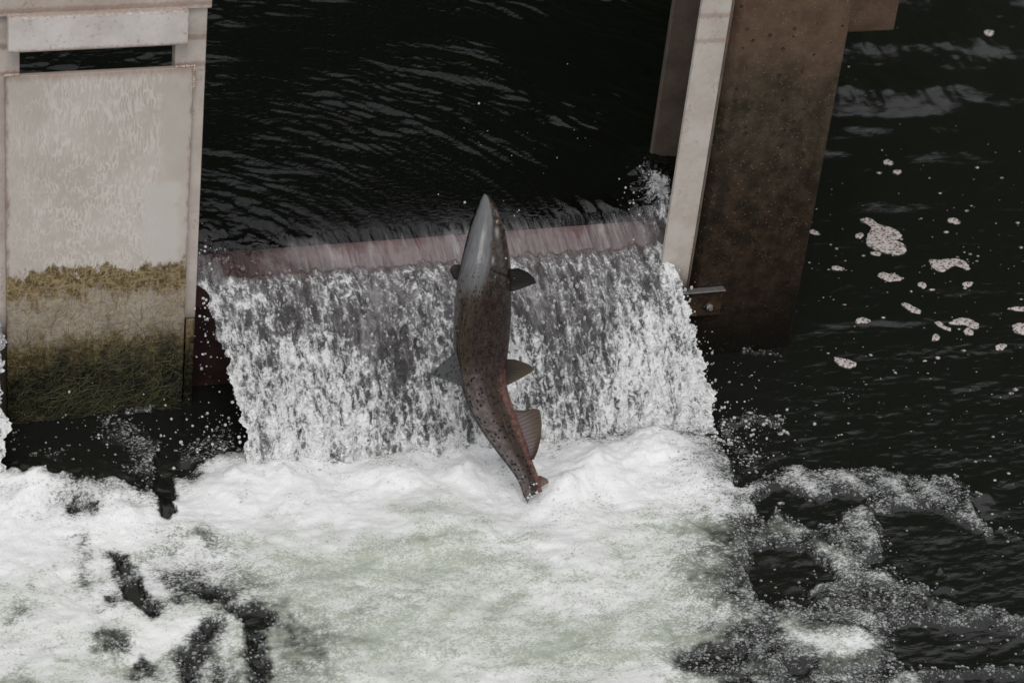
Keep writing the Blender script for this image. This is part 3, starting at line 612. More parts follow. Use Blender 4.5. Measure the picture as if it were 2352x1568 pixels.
# ------------------------------------------------------------------ pier at the right
def pier():
    r = empty('bridge_pier', (0.83, 0.4, 0)); tag(r, 'brown concrete pier with pitted face, darkening to wet black at its foot', 'pier')
    inv = Matrix.Translation(-r.location)
    poly = [(0.690, 0.0), (0.972, 0.0), (2.12, 2.3), (1.72, 2.3), (0.775, 0.41), (0.86, 0.405), (0.84, 0.12), (0.660, 0.12), (0.660, 0.03)]
    o = prism('pier_body', poly, -1.0, 1.8, M['concrete'], r, 0.004); o.matrix_parent_inverse = inv
    o = box('side_block', (1.02, 0.16, 0.807), (1.188, 0.50, 1.8), M['concrete'], r, 0.004); o.matrix_parent_inverse = inv
    # stop-log guide: pale front strip and brown back flange
    s = empty('stoplog_guide', (0.61, 0.02, 0)); tag(s, 'pale steel guide strip with a brown rear flange fixed beside the concrete pier', 'steel guide')
    sv = Matrix.Translation(-s.location)
    o = box('front_strip', (0.577, -0.014, 0.165), (0.652, -0.002, 1.8), M['strip'], s, 0.0015); o.matrix_parent_inverse = sv
    GX0 = hit(1550, 0, 1, 0.385)[0]; GX1 = GX0+0.075
    o = box('rear_flange', (GX0, 0.385, 0.10), (GX1, 0.403, 1.8), M['guide'], s, 0.002); o.matrix_parent_inverse = sv
    o = box('web', (0.6525, -0.013, 0.165), (0.6595, 0.118, 1.8), M['guide'], s, 0.001); o.matrix_parent_inverse = sv
    # small bolted bracket
    b = empty('bracket', (0.70, -0.01, 0.165)); tag(b, 'small rusty steel bracket bolted across the pier foot beside the fall', 'bracket')
    bv = Matrix.Translation(-b.location)
    o = box('plate', (0.595, -0.0105, 0.128), (0.757, -0.0015, 0.203), M['bracket'], b, 0.001); o.matrix_parent_inverse = bv
    o = box('top_lip', (0.595, -0.0225, 0.2032), (0.757, -0.0017, 0.2062), M['steel'], b, 0.0005); o.matrix_parent_inverse = bv
    bm = bmesh.new(); rot = Matrix.Rotation(math.pi/2, 4, 'X')
    def cyl(rad, d0, d1, seg): 
        g = bmesh.ops.create_cone(bm, cap_ends=True, segments=seg, radius1=rad, radius2=rad, depth=abs(d1-d0), matrix=Matrix.Translation((0.7215, (d0+d1)/2, 0.158)) @ rot)
    cyl(0.0135, -0.0106, -0.0135, 28)
    o = bm_obj('washer', bm, M['bracket'], b, 0.0005); o.matrix_parent_inverse = bv
    bm = bmesh.new(); cyl(0.0095, -0.0136, -0.0225, 6); o = bm_obj('nut', bm, M['steel'], b, 0.0008); o.matrix_parent_inverse = bv
    bm = bmesh.new(); cyl(0.0052, -0.0226, -0.0300, 16); o = bm_obj('bolt', bm, M['steel'], b, 0.0006); o.matrix_parent_inverse = bv
pier()

# ------------------------------------------------------------------ salmon
# outline read along the fish, in pixels of a 1.12x view of the photo with its corner at (1600, 700)
def crop_px(x, y): return (1600+x/1.12)/1.74150, (700+y/1.12)/1.74150
OUT = np.array([(84, 378, 382), (92, 368, 396), (105, 360, 410), (150, 343, 436), (200, 325, 456), (250, 310, 469), (300, 298, 478), (350, 286, 487), (400, 276, 493), (450, 266, 497), (500, 257, 498), (550, 251, 498), (600, 246, 497),
                (650, 243, 495), (700, 241, 492), (750, 241, 488), (800, 246, 483), (850, 255, 479), (900, 265, 477), (950, 276, 481), (1000, 291, 495), (1050, 312, 516), (1100, 341, 536), (1150, 375, 553), (1200, 411, 571), (1250, 448, 589),
                (1300, 487, 605), (1340, 515, 619), (1385, 538, 632), (1430, 552, 640)], float)
def fish_depth(cy): return -0.22-0.33*(cy-84)/1366.0       # world y: head nearer the weir, tail in the foam
def P3(cx, cy, toward=0.0):
    x, y = crop_px(cx, cy); p = hit(x, y, 1, fish_depth(cy)); return p+(CAM-p)/np.linalg.norm(CAM-p)*toward
def salmon():
    root = empty('salmon', tuple(P3(560, 1400))); tag(root, 'leaping spotted salmon with grey back and pinkish tail half out of the foam', 'salmon')
    inv = Matrix.Translation(-root.location)
    NR, NA = 560, 200
    cl = OUT[:, 1]; cr = OUT[:, 2]; cyv = OUT[:, 0]
    q = np.linspace(0, 1, NR); q = q**1.12
    cy = 84+q*(1430-84)
    L = smooth1(np.interp(cy, cyv, cl), 60); R = smooth1(np.interp(cy, cyv, cr), 60)
    k0 = 46; L[:k0] = np.interp(cy[:k0], cyv, cl); R[:k0] = np.interp(cy[:k0], cyv, cr)
    mid = (L+R)/2; mid = smooth1(mid, 30)
    # widths are measured across the axis
    half = (R-L)/2; slope = np.gradient(mid, cy); half = half/np.sqrt(1+slope**2)*np.where(cy > 900, 1.0, 1.0)
    C = np.array([P3(a, b) for a, b in zip(mid, cy)])
    T = np.gradient(C, axis=0); T /= np.linalg.norm(T, axis=1)[:, None]
    cam = CAM-C; dist = np.linalg.norm(cam, axis=1); cam /= dist[:, None]
    left = np.cross(T, cam); left /= np.linalg.norm(left, axis=1)[:, None]
    if (left[NR//2] @ c_r) > 0: left = -left
    tocam = np.cross(left, T); tocam *= np.sign((tocam*cam).sum(1))[:, None]; tocam /= np.linalg.norm(tocam, axis=1)[:, None]
    e = half/1.12/1.7415*dist/FPX
    phi = np.radians(np.interp(cy, [84, 200, 400, 550, 700, 850, 1000, 1200, 1430], [24, 26, 30, 40, 56, 70, 76, 76, 72]))
    ratio = np.interp(cy, [84, 140, 250, 400, 600, 900, 1100, 1300, 1400, 1430], [1.0, 1.1, 1.35, 1.55, 1.65, 1.7, 1.75, 1.9, 2.6, 4.0])
    a = e/np.sqrt(np.cos(phi)**2+(ratio*np.sin(phi))**2); b = a*ratio
    D = np.cos(phi)[:, None]*tocam+np.sin(phi)[:, None]*left           # towards the fish's back
    W = np.cross(T, D); W /= np.linalg.norm(W, axis=1)[:, None]
    right_img = -left
    if (W[NR//3] @ right_img[NR//3]) < 0: W = -W                        # flank turned to the right of the photo
    th = np.linspace(0, 2*math.pi, NA, endpoint=False)                  # 0 = back, pi/2 = right flank, pi = belly
    TH, QQ = np.meshgrid(th, q); CYm = np.repeat(cy[:, None], NA, 1)
    cs, sn = np.cos(TH), np.sin(TH)
    ex = 0.92
    ca = np.sign(cs)*np.abs(cs)**ex; sa = np.sign(sn)*np.abs(sn)**ex
    rad = np.ones_like(TH)
    # gill cover: the head stands slightly proud behind the cheek, a groove at its rim; jaw line
    gcy = 405+34*np.cos((TH-1.9)*1.3); side = np.exp(-((np.minimum(TH, 2*math.pi-TH)-1.75)/0.75)**2)
    rim = CYm-gcy
    rad += side*(0.028*np.where(rim < 0, np.exp(-(rim/75)**2), np.exp(-(rim/5)**2))-0.028*np.exp(-((rim-9)/7)**2))
    tf = np.minimum(TH, 2*math.pi-TH)
    jaw = np.abs(tf-(1.98-0.10*np.clip((CYm-100)/150, 0, 1)))
    rad -= 0.10*np.exp(-(jaw/0.07)**2)*sstep(262, 225, CYm)
    eye_t, eye_cy = 1.32, 212
    de = np.hypot((TH-eye_t)*46, (CYm-eye_cy)); de2 = np.hypot((2*math.pi-TH-eye_t)*46, (CYm-eye_cy))
    for d_ in (de, de2): rad += 0.055*np.exp(-((d_-17)/6.5)**2)-0.05*np.exp(-(d_/11)**2)
    V = C[:, None, :]+rad[..., None]*((a[:, None]*sa)[..., None]*W[:, None, :]+(b[:, None]*ca)[..., None]*D[:, None, :])
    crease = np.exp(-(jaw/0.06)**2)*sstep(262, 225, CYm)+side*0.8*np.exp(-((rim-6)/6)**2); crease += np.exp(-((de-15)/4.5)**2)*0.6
    pale = np.exp(-((TH-1.22)/0.13)**2-((CYm-252)/26)**2)*0.9+np.exp(-((TH-1.02)/0.05)**2-((CYm-378)/16)**2)+0.6*np.exp(-((TH-1.50)/0.10)**2-((CYm-175)/22)**2)  # silvery cheek patches, with a wet highlight painted in
    # coat coordinates in metres
    ln = np.r_[0, np.cumsum(np.linalg.norm(np.diff(C, axis=0), axis=1))]
    coat = np.stack([np.repeat(ln[:, None], NA, 1), np.where(TH > math.pi, TH-2*math.pi, TH)*np.repeat(((a+b)/2)[:, None], NA, 1), tf], -1)
    pos = np.repeat(((cy-84)/1346)[:, None], NA, 1)
    V2 = V.reshape(-1, 3); F = grid_faces(NR, NA, True)
    V2 = np.vstack([V2, C[0], C[-1]]); i0, i1 = NR*NA, NR*NA+1
    j = np.arange(NA); capA = np.stack([np.full(NA, i0), (j+1) % NA, j, j], 1); capB = np.stack([np.full(NA, i1), (NR-1)*NA+j, (NR-1)*NA+(j+1) % NA, (NR-1)*NA+(j+1) % NA], 1)
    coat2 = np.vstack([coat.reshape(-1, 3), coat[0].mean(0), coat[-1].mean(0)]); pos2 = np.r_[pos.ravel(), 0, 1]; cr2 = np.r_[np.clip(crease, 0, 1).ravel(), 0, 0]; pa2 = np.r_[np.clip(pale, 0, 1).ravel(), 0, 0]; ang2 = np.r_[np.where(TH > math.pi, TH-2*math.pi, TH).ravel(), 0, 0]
    n = N('salmon_skin'); v = n.attr('coat', 'Vector'); s, w, t = n.sep(v); ps = n.attr('pos')
    nz = n.noise(v, 30, 5, 0.65); nf = n.noise(n.comb(s, w, 0.0), 75, 4, 0.65)
    tw = n.math('ADD', t, n.math('MULTIPLY', n.math('SUBTRACT', nf, .5), 0.55))
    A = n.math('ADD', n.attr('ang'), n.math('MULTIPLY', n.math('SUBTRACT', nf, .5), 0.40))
    grey = n.mix(n.ramp(nz, 0.3, 0.7), (0.075, 0.077, 0.082), (0.125, 0.126, 0.130))  # silvery back, with the wet skin's sky sheen put into the colour
    dark = (0.006, 0.0062, 0.0065)  # dark back, and the left flank's shade painted in
    cheek = n.mix(n.ramp(nf, 0.42, 0.66), (0.006, 0.0042, 0.003), (0.062, 0.037, 0.023))
    olive = n.mix(n.ramp(nz, 0.35, 0.65), (0.022, 0.0165, 0.010), (0.058, 0.044, 0.028))
    brown = n.mix(n.ramp(nf, 0.35, 0.65), (0.009, 0.005, 0.0035), (0.042, 0.024, 0.017))
    lilac = n.mix(n.ramp(nf, 0.3, 0.7), (0.075, 0.067, 0.070), (0.205, 0.185, 0.188))
    tan = n.mix(n.ramp(nz, 0.3, 0.7), (0.026, 0.018, 0.012), (0.066, 0.045, 0.034))
    pink = n.mix(n.ramp(nf, .35, .65), (0.105, 0.044, 0.037), (0.20, 0.108, 0.095))
    # head, trunk and tail part each have their own bands round the body
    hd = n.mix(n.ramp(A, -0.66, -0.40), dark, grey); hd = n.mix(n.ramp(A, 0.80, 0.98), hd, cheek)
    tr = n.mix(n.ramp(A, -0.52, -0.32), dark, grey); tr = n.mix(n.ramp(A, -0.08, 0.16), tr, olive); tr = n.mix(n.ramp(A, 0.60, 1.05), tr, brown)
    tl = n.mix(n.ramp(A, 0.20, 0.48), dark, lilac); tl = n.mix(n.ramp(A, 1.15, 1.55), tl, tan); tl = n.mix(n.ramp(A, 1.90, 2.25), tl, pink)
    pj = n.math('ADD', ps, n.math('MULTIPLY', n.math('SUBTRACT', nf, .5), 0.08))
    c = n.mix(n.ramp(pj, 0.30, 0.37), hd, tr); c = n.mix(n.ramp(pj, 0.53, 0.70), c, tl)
    # dark spots, larger behind the head
    sv_ = n.comb(s, w, 0.0)
    vn = n.new('ShaderNodeTexVoronoi', feature='F1'); n.put(vn.inputs['Vector'], n.mapping(sv_, (0.8, 1.15, 1))); vn.inputs['Scale'].default_value = 118
    cellr = n.sep(vn.outputs['Color'])[0]
    spot = n.math('MULTIPLY', n.ramp(n.math('ADD', vn.outputs['Distance'], n.math('MULTIPLY', n.math('SUBTRACT', nf, .5), .2)), 0.28, 0.38, 1, 0), n.ramp(cellr, n.ramp(ps, 0.2, 0.45, 0.66, 0.26), n.ramp(ps, 0.2, 0.45, 0.72, 0.30)))
    spot = n.math('MULTIPLY', spot, n.math('MULTIPLY', n.ramp(t, 2.0, 2.4, 1, 0), n.math('MULTIPLY', n.ramp(ps, 0.14, 0.36, 0.0, 1.0), n.ramp(nz, 0.30, 0.48, 0.35, 1.0))))
    c = n.mix(n.math('MULTIPLY', spot, 0.97), c, (0.0035, 0.003, 0.003))
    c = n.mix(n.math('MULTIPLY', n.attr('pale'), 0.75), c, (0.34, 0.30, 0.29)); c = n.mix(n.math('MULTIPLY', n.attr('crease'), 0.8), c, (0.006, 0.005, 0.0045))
    c = n.mix(n.ramp(ps, 0.22, 0.34), c, (0.72, 0.655, 0.61), 'MULTIPLY')
    scl = n.voro(n.mapping(sv_, (1, 1.35, 1)), 240)
    nb = n.bump(n.math('ADD', n.math('MULTIPLY', scl, n.ramp(ps, 0.22, 0.3)), n.math('MULTIPLY', n.noise(sv_, 120, 4, .65), 1.1)), 0.0014, 0.6)
    mat = n.done(n.bsdf(c, n.ramp(nz, 0.3, 0.7, 0.18, 0.34), nb, spec=0.18, Coat_Weight=n.math('ADD', n.ramp(nz, 0.50, 0.60, 0.04, 0.5), n.ramp(ps, 0.22, 0.36, 0.35, 0.0)), Coat_Roughness=0.04, Coat_Normal=nb))
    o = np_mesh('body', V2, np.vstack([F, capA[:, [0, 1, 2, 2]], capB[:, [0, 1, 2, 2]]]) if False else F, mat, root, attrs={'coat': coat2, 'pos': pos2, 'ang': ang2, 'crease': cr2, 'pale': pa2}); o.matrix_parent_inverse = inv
    # close both ends
    bm = bmesh.new(); bm.from_mesh(o.data); bm.verts.ensure_lookup_table()
    for ring, apex in ((0, i0), (NR-1, i1)):
        for k in range(NA): 
            try: bm.faces.new((bm.verts[ring*NA+k], bm.verts[ring*NA+(k+1) % NA], bm.verts[apex])).smooth = True
            except ValueError: pass
    bmesh.ops.recalc_face_normals(bm, faces=bm.faces); bm.to_mesh(o.data); bm.free()
    # eyes
    ri = int(np.argmin(np.abs(cy-eye_cy)))
    ne = N('fish_eye'); P = ne.coord('Generated')
    emat = ne.done(ne.bsdf((0.16, 0.12, 0.07), 0.08, spec=0.8)); pmat = mat_simple('fish_pupil', (0.004, 0.004, 0.004), (0.008, 0.008, 0.008), 50, 0.05, 0.0001, 0.8)
    for sgn in (1, -1):
        d = math.sin(eye_t)*a[ri]*W[ri]*sgn+math.cos(eye_t)*b[ri]*D[ri]; dn = d/np.linalg.norm(d)
        for nm, rad_, off, m, fl in (('eye', 0.0072, -0.0035, emat, .75),):
            bm = bmesh.new(); bmesh.ops.create_uvsphere(bm, u_segments=24, v_segments=16, radius=rad_)
            ob = bm_obj(nm, bm, m, root, 0, True); ob.matrix_parent_inverse = inv; ob.location = C[ri]+d+dn*off
            bm = bmesh.new(); bmesh.ops.create_uvsphere(bm, u_segments=20, v_segments=12, radius=0.0042)
            pu = bm_obj('pupil', bm, pmat, ob, 0, True); pu.location = dn*0.0040
    # fins: straight rays from a base line to an outer edge
    def fin(name, base, outer, c1, c2, lift0, lift1, spots=0.0, thick=0.0011, rays=26, wave=0.0):
        nr, nc = 26, 90
        B = resample(base, nc); O = resample(outer, nc)
        top = []
        tt = np.linspace(0, 1, nr)
        G = np.zeros((nr, nc, 3)); ray = np.zeros((nr, nc)); outw = np.zeros((nr, nc))
        for i, t_ in enumerate(tt):
            for j_ in range(nc):
                p = B[j_]*(1-t_)+O[j_]*t_
                G[i, j_] = P3(p[0], p[1], lift0+(lift1-lift0)*t_+wave*math.sin(t_*3.0+j_*0.06)*t_)
                ray[i, j_] = j_/(nc-1)*rays; outw[i, j_] = t_
        # end of the rays: slightly ragged edge
        du = np.gradient(G, axis=0); dv = np.gradient(G, axis=1); nn = np.cross(du, dv); nn /= np.maximum(np.linalg.norm(nn, axis=2), 1e-9)[..., None]
        hgt = thick*(1-0.75*outw)*(0.7+0.5*np.cos(ray*2*math.pi))
        A = G+nn*hgt[..., None]; Bk = G-nn*hgt[..., None]
        Vv = np.vstack([A.reshape(-1, 3), Bk.reshape(-1, 3)]); Fa = grid_faces(nr, nc); Fb = Fa[:, ::-1]+nr*nc
        rim = np.r_[np.arange(nc), np.arange(1, nr)*nc+nc-1, (nr-1)*nc+np.arange(nc-2, -1, -1), np.arange(nr-2, 0, -1)*nc]
        r2 = np.roll(rim, -1); Fs = np.stack([rim, rim+nr*nc, r2+nr*nc, r2], 1)
        cf = np.stack([ray, outw, 0*ray], -1).reshape(-1, 3); cf = np.vstack([cf, cf])
        n = N(name+'_skin'); v = n.attr('rays', 'Vector'); ra, ou, _ = n.sep(v)
        st = n.math('COSINE', n.math('MULTIPLY', ra, 2*math.pi)); nz = n.noise(v, 3.0, 4, .6)
        cc = n.mix(n.ramp(n.math('ADD', ou, n.math('MULTIPLY', n.math('SUBTRACT', nz, .5), .5)), 0.0, 0.95), c1, c2)
        cc = n.mix(n.math('MULTIPLY', n.ramp(st, -0.6, 0.8), 0.45), cc, n.mix(0.6, cc, (0.01, 0.01, 0.01)))
        if spots:
            vv = n.new('ShaderNodeTexVoronoi', feature='F1'); n.put(vv.inputs['Vector'], n.mapping(v, (1.0, 9.0, 1.0))); vv.inputs['Scale'].default_value = 0.75
            cc = n.mix(n.math('MULTIPLY', n.ramp(vv.outputs['Distance'], 0.28, 0.40, 1, 0), spots), cc, (0.012, 0.011, 0.011))
        o = np_mesh(name, Vv, np.vstack([Fa, Fb, Fs]), n.done(n.bsdf(cc, 0.36, spec=0.15)), root, attrs={'rays': cf}); o.matrix_parent_inverse = inv
        return o
    fin('dorsal_fin', [(292, 752), (285, 800), (285, 860), (288, 945)], [(134, 890), (150, 898), (180, 911), (240, 929), (280, 950)], (0.042, 0.043, 0.043), (0.070, 0.073, 0.073), 0.012, 0.004, 1.0, rays=16)
    fin('pectoral_fin', [(470, 424), (470, 520)], [(530, 417), (575, 436), (602, 461), (610, 485), (570, 499), (525, 516), (480, 524)], (0.003, 0.0026, 0.002), (0.009, 0.007, 0.005), 0.0, 0.012, rays=14)
    fin('pectoral_fin', [(296, 400), (292, 470)], [(245, 401), (228, 412), (222, 424), (229, 444), (238, 464), (262, 476)], (0.005, 0.0045, 0.004), (0.016, 0.013, 0.009), -0.020, -0.030, rays=12)
    fin('pelvic_fin', [(462, 822), (462, 936)], [(520, 827), (572, 845), (603, 866), (588, 884), (540, 911), (484, 940)], (0.018, 0.013, 0.010), (0.055, 0.042, 0.027), 0.0, 0.010, rays=12)
    fin('anal_fin', [(500, 1050), (530, 1120), (565, 1200), (592, 1275)], [(560, 1057), (598, 1044), (625, 1051), (636, 1115), (631, 1180), (616, 1238), (600, 1272)], (0.155, 0.125, 0.125), (0.075, 0.054, 0.038), 0.0, 0.014, rays=15, wave=0.006)
    fin('tail_fin', [(522, 1345), (575, 1362), (628, 1345)], [(552, 1428), (563, 1452), (571, 1470), (584, 1438), (606, 1408), (640, 1392), (668, 1378), (660, 1360)], (0.10, 0.060, 0.050), (0.16, 0.115, 0.10), 0.0, 0.0, 0.4, rays=18, wave=0.004)
salmon()

# ------------------------------------------------------------------ foam rafts, flecks and drops
def foam_mat(name, c):
    n = N(name); P = n.coord(); v = n.voro(P, 230); a = n.noise(P, 45, 4, .6)
    hole = n.ramp(n.math('ADD', n.voro(P, 95), n.math('MULTIPLY', a, .25)), 0.24, 0.30, 1, 0)
    cc = n.mix(n.ramp(a, .35, .65), c, tuple(0.8*k for k in c)); cc = n.mix(n.math('MULTIPLY', hole, .55), cc, (0.06, 0.055, 0.05))
    tr = n.new('ShaderNodeBsdfTransparent')
    return n.done(n.mixsh(n.math('MULTIPLY', n.ramp(n.math('ADD', n.voro(P, 130), n.math('MULTIPLY', a, .6)), 0.86, 0.96), 0.7), n.bsdf(cc, 0.5, n.bump(n.math('ADD', v, a), 0.002, 0.7), spec=0.3), tr.outputs[0]))
FM = foam_mat('drifting_foam', (0.56, 0.50, 0.475))
def raft_mesh(outline, name, mat, thick=0.0022):
    """a low cushion of foam with this outline (world x, y)"""
    P = np.array(outline+[outline[0]]); P = resample(P, 61)[:-1]
    P = np.stack([np.r_[P[-3:, k], P[:, k], P[:3, k]] for k in (0, 1)], 1); P = np.stack([smooth1(P[:, k], 1) for k in (0, 1)], 1)[3:-3]
    cc = P.mean(0); P = cc+(P-cc)*(1+0.10*fbm(P[:, 0]*160, P[:, 1]*160, 3, 9))[:, None]
    c = P.mean(0); n = len(P); rings = [(1.0, -0.004), (1.0, 0.001), (0.95, 0.55), (0.80, 0.85), (0.55, 1.0), (0.25, 1.0)]
    vs = []
    for s, h in rings:
        q = c+(P-c)*s; z = np.full(n, h*thick if h > 0.01 else h)+(0.0012*fbm(q[:, 0]*90, q[:, 1]*90, 2, 5) if h > .5 else 0)
        vs.append(np.stack([q[:, 0]-c[0], q[:, 1]-c[1], z], 1))
    vs = np.vstack(vs+[np.array([[0, 0, thick]])])
    F = grid_faces(len(rings), n, True); last = (len(rings)-1)*n; j = np.arange(n)
    top = np.stack([last+j, last+(j+1) % n, np.full(n, len(vs)-1)], 1)
    me = bpy.data.meshes.new(name); me.from_pydata(vs.tolist(), [], F.tolist()+top.tolist()); me.update()
    for p in me.polygons: p.use_smooth = True
    me.materials.append(mat); o = bpy.data.objects.new(name, me); col.objects.link(o); return o, c
def pool_z(x, y):
    X = np.array([x]); Y = np.array([y]); px, py, D, a = pool_fields(X, Y); return float(pool_height(X, Y, px, py, D)[0])
def c3(p): return ((3000+p[0]/1.425)/1.7415, (p[1]/1.425)/1.7415)
def c4(p): return ((2800+p[0]/1.425)/1.7415, (1000+p[1]/1.425)/1.7415)
def ell(cx, cy, rx, ry, rot, seed):
    g = rng(seed); ph = g.uniform(0, 6.28, 3); out = []
    for t in np.linspace(0, 2*math.pi, 40, endpoint=False):
        r = 1+0.14*math.cos(2*t+ph[0])+0.09*math.cos(3*t+ph[1])+0.05*math.cos(5*t+ph[2])
        x, y = rx*r*math.cos(t), ry*r*math.sin(t); out.append((cx+x*math.cos(rot)-y*math.sin(rot), cy+x*math.sin(rot)+y*math.cos(rot)))
    return out
RAFTS = [
 ([c3(p) for p in [(625, 1250), (650, 1236), (690, 1240), (712, 1262), (730, 1280), (790, 1290), (840, 1310), (870, 1342), (845, 1358), (822, 1362), (835, 1375), (880, 1388), (895, 1420), (870, 1445), (800, 1447), (740, 1425), (690, 1415), (660, 1385), (668, 1340), (692, 1300), (690, 1282), (645, 1266)]], 'largest pinkish foam patch on the dark pool, notched on its right side'),
 ([c3(p) for p in [(1022, 1474), (1080, 1478), (1130, 1472), (1180, 1470), (1235, 1488), (1254, 1528), (1225, 1532), (1190, 1508), (1150, 1512), (1105, 1546), (1050, 1530), (1032, 1510)]], 'arched foam patch with a drooping end, right of the largest patch'),
 ([c4(p) for p in ell(1080, 150, 62, 24, 0.22, 3)], 'long oval foam patch with dark holes just below the largest patch'),
 ([c4(p) for p in [(762, 605), (800, 612), (850, 622), (898, 642), (885, 658), (845, 668), (800, 652), (770, 632)]], 'lone wedge shaped foam patch near the foot of the pier'),
 ([c4(p) for p in [(1418, 412), (1450, 396), (1490, 384), (1540, 392), (1588, 418), (1590, 442), (1545, 440), (1510, 422), (1460, 420)]], 'winged foam patch at the middle of the lower cluster'),
 ([c4(p) for p in [(1780, 425), (1815, 412), (1870, 415), (1890, 450), (1850, 482), (1800, 470), (1785, 450)]], 'foam patch cut by the right edge of the photo'),
 ([c4(p) for p in ell(1207, 332, 56, 17, 0.42, 9)], 'slanting cigar shaped foam patch left of the lower cluster'),
 ([c4(p) for p in ell(926, 406, 40, 15, 0.12, 12)], 'oval foam patch with a dark eye, left end of a pale ripple line'),
 ([c4(p) for p in ell(1532, 462, 28, 18, 0.0, 15)], 'round foam patch just under the winged foam patch'),
 ([c4(p) for p in [(1335, 405), (1365, 400), (1385, 415), (1400, 432), (1432, 440), (1430, 456), (1395, 445), (1365, 428)]], 'foam patch with a thin tail left of the winged patch'),
 ([c4(p) for p in ell(1345, 496, 24, 17, 0.1, 19)], 'ring shaped foam patch below the tailed patch'),
 ([c4(p) for p in ell(1715, 548, 34, 15, -0.1, 22)], 'lowest flat foam patch of the cluster, toward the right edge'),
 ([c4(p) for p in ell(784, 102, 34, 12, 0.2, 25)], 'small foam patch between the pier and the largest patch'),
 ([c4(p) for p in [(1752, 330), (1800, 320), (1870, 322), (1872, 346), (1810, 344)]], 'streaky foam patch at the right edge above the cut one'),
 ([c3(p) for p in ell(368, 1320, 28, 13, 0.2, 28)], 'small foam patch touching the right edge of the pier'),
 ([c3(p) for p in ell(624, 1342, 22, 16, 0.1, 30)], 'round foam dot close to the left side of the largest patch'),
 ([c3(p) for p in ell(720, 1442, 28, 12, 0.2, 32)], 'thin foam sliver hugging the underside of the largest patch'),
 ([c3(p) for p in ell(788, 924, 25, 15, 0.2, 34)], 'upper of two bright foam dots standing apart above the largest patch'),
 ([c3(p) for p in ell(840, 976, 22, 12, 0.1, 36)], 'lower of two bright foam dots standing apart above the largest patch'),
 ([c3(p) for p in ell(1350, 240, 32, 13, 0.05, 38)], 'flat foam patch in the far water near the top right corner'),
 ([c3(p) for p in ell(1163, 1256, 36, 15, 0.1, 40)], 'oval foam patch with one dark hole, upper right of the largest patch'),
 ([c4(p) for p in ell(1268, 196, 24, 16, 0.1, 42)], 'round foam dot under the arched foam patch'),
 ([c4(p) for p in ell(1525, 194, 26, 16, 0.0, 44)], 'round foam dot far right under the arched foam patch'),
]
for outline, label in RAFTS:
    w = [tuple(hit(x, y, 2, 0.003)[:2]) for x, y in outline]
    o, c = raft_mesh(w, 'foam_patch', FM); o.location = (c[0], c[1], pool_z(c[0], c[1])+0.001)
    tag(o, label, 'foam patch', 'foam patches adrift on the dark pool')
def blobs(name, pts, mat, sub=1):
    """many tiny drops or bubbles in one mesh: (x, y, z, radius, flatness, stretch)"""
    bm = bmesh.new(); bmesh.ops.create_icosphere(bm, subdivisions=sub, radius=1.0); me = bpy.data.meshes.new('t'); bm.to_mesh(me); bm.free()
    sv = np.array([v.co[:] for v in me.vertices]); sf = np.array([p.vertices[:] for p in me.polygons]); bpy.data.meshes.remove(me)
    P = np.array(pts); n = len(P)
    V = sv[None]*np.stack([P[:, 3], P[:, 3], P[:, 3]*P[:, 4]], 1)[:, None, :]
    V[:, :, 0] *= P[:, 5][:, None]; V = V+P[:, None, :3]
    F = sf[None]+(np.arange(n)*len(sv))[:, None, None]
    return np_mesh(name, V.reshape(-1, 3), F.reshape(-1, 3), mat)
g = rng(77); fl = []
while len(fl) < 270:
    px_ = g.uniform(1560, 2400); py_ = g.uniform(60, 1250)
    dens = math.exp(-((py_-690)/260)**2)+0.18*math.exp(-((py_-1000)/250)**2)+0.10
    if g.random() > dens: continue
    p = hit(px_, py_, 2, 0)
    if p[0] < 1.0+0.5*max(p[1], 0) and p[1] > -0.02: continue
    if p[1] < 0 and p[0] < 0.62: continue
    r_ = 0.0014+0.0060*g.random()**5
    fl.append((p[0], p[1], pool_z(p[0], p[1])+0.0004, r_, 0.35, g.uniform(1.0, 1.7)))
tag(blobs('foam_flecks', fl, FM), 'tiny scattered foam flecks sprinkled over the dark water beside the pier', 'foam flecks', None, 'stuff')

def mat_drop():
    n = N('water_drop'); nb = n.bump(n.noise(n.coord(), 300, 2), 0.001, 0.3)
    gl = n.new('ShaderNodeBsdfGlass'); n.put(gl.inputs['Color'], (1, 1, 1)); gl.inputs['Roughness'].default_value = 0.03; gl.inputs['IOR'].default_value = 1.33
    return n.done(n.mixsh(0.42, gl.outputs[0], n.bsdf((0.85, 0.85, 0.85), 0.12, nb, spec=1.0)))
dr = []
def drops(cx, cy, sx, sy, count, depth, rmax, up=0.0):
    for _ in range(count):
        x, y = g.normal(cx, sx), g.normal(cy, sy); p = hit(x, y, 1, depth+g.normal(0, 0.04))
        if p[2] < 0.004: continue
        dr.append((p[0], p[1], p[2], 0.0008+rmax*g.random()**3, g.uniform(.8, 1.3), 1.0))
drops(500, 985, 28, 40, 60, -0.25, 0.0036); drops(1690, 1010, 45, 50, 120, -0.42, 0.0036); drops(1760, 970, 45, 14, 60, -0.40, 0.0040); drops(1720, 1080, 50, 50, 90, -0.5, 0.003)
drops(1080, 1180, 160, 60, 40, -0.55, 0.0026); drops(1540, 980, 60, 60, 70, -0.36, 0.0034); drops(470, 760, 14, 90, 60, -0.06, 0.003); drops(900, 1050, 250, 30, 140, -0.40, 0.0036); drops(1250, 1140, 40, 30, 70, -0.46, 0.0034)
drops(1215, 1120, 26, 22, 60, -0.50, 0.003); drops(1110, 700, 60, 150, 26, -0.33, 0.0022)
drops(1235, 1135, 24, 16, 90, -0.54, 0.0032); drops(1020, 1040, 300, 22, 240, -0.37, 0.0036)
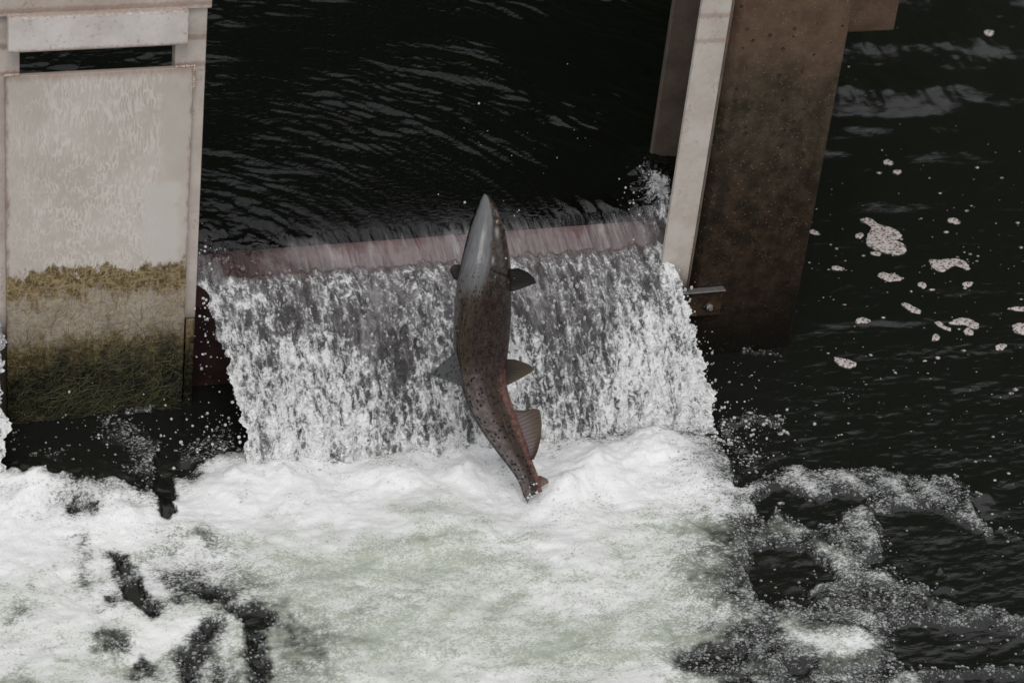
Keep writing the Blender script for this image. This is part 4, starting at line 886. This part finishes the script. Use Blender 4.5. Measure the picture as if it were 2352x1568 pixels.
drops(300, 1020, 120, 50, 110, -0.22, 0.0028); drops(1480, 470, 40, 45, 60, 0.08, 0.0030); drops(1010, 1250, 60, 14, 26, -0.72, 0.0045); drops(1590, 880, 25, 80, 60, -0.2, 0.003); drops(1300, 430, 180, 120, 30, 0.3, 0.0012)
for _ in range(900):
    x = g.uniform(-0.53, 0.60); t = g.uniform(0.02, 0.235)
    if fbm(np.array([x*9]), np.array([t*9]), 2, 141)[0] < -0.05: continue
    dr.append((x, YL-V0*t-g.uniform(0.002, 0.014), ZU-0.060-0.30*t-4.905*t*t+g.uniform(-.002, .012), 0.0012+0.0030*g.random()**2, g.uniform(1.2, 3.2), g.uniform(.8, 1.5)))
for _ in range(420):
    x = g.uniform(-0.53, 0.60); t = g.uniform(0.03, 0.235)
    dr.append((x, YL-V0*t-g.uniform(0.004, 0.03), ZU-0.060-0.30*t-4.905*t*t+g.uniform(-.004, .012), 0.0009+0.0036*g.random()**3, g.uniform(.9, 1.9), 1.0))
for side_, x0_ in ((-1, -0.530), (1, 0.600)):
    for _ in range(170):
        t = g.uniform(0.04, 0.24); dr.append((x0_+side_*abs(g.normal(0, .022))-side_*.012+(0.03 if side_ > 0 else 0.035)*t/.24, YL-V0*t+g.normal(0, .012), ZU-0.060-0.30*t-4.905*t*t+g.normal(0, .012), 0.0008+0.0034*g.random()**3, g.uniform(.8, 1.6), 1.0))
tag(blobs('water_droplets', dr, mat_drop(), 2), 'clear water droplets splashing round the waterfall and the leaping fish', 'droplets', None, 'stuff')

# single bubbles standing on the thin froth
nb_ = 60000; bx_ = g.uniform(-1.3, 2.4, nb_); by_ = g.uniform(-1.5, -0.02, nb_)
qx, qy, bD, ba = pool_fields(bx_, by_)
bden = np.exp(-((bD-0.55)/0.26)**2)*(0.35+0.65*(fbm(bx_*18, by_*14, 3, 131) > 0))
vis = (qx > -40) & (qx < 2400) & (qy < 1620) & (g.random(nb_) < bden*0.9) & ~((by_ > -0.3) & (bx_ > -0.5) & (bx_ < 0.58))
bz = pool_height(bx_, by_, qx, qy, bD)
bub = [(bx_[k], by_[k], bz[k]+0.0003, 0.0013+0.0032*g.random()**2.5, 0.7, 1.0) for k in np.nonzero(vis)[0][:9000]]
n = N('bubble_film'); tr = n.new('ShaderNodeBsdfTransparent')
lw = n.new('ShaderNodeLayerWeight'); lw.inputs[0].default_value = 0.45
BM = n.done(n.mixsh(n.ramp(lw.outputs['Facing'], 0.0, 0.8, 0.30, 0.95), tr.outputs[0], n.bsdf((0.55, 0.555, 0.56), 0.15, spec=0.8)))
tag(blobs('foam_bubbles', bub, BM), 'fine bubbles dotting the thin froth where white foam breaks up over dark water', 'bubbles', None, 'stuff')
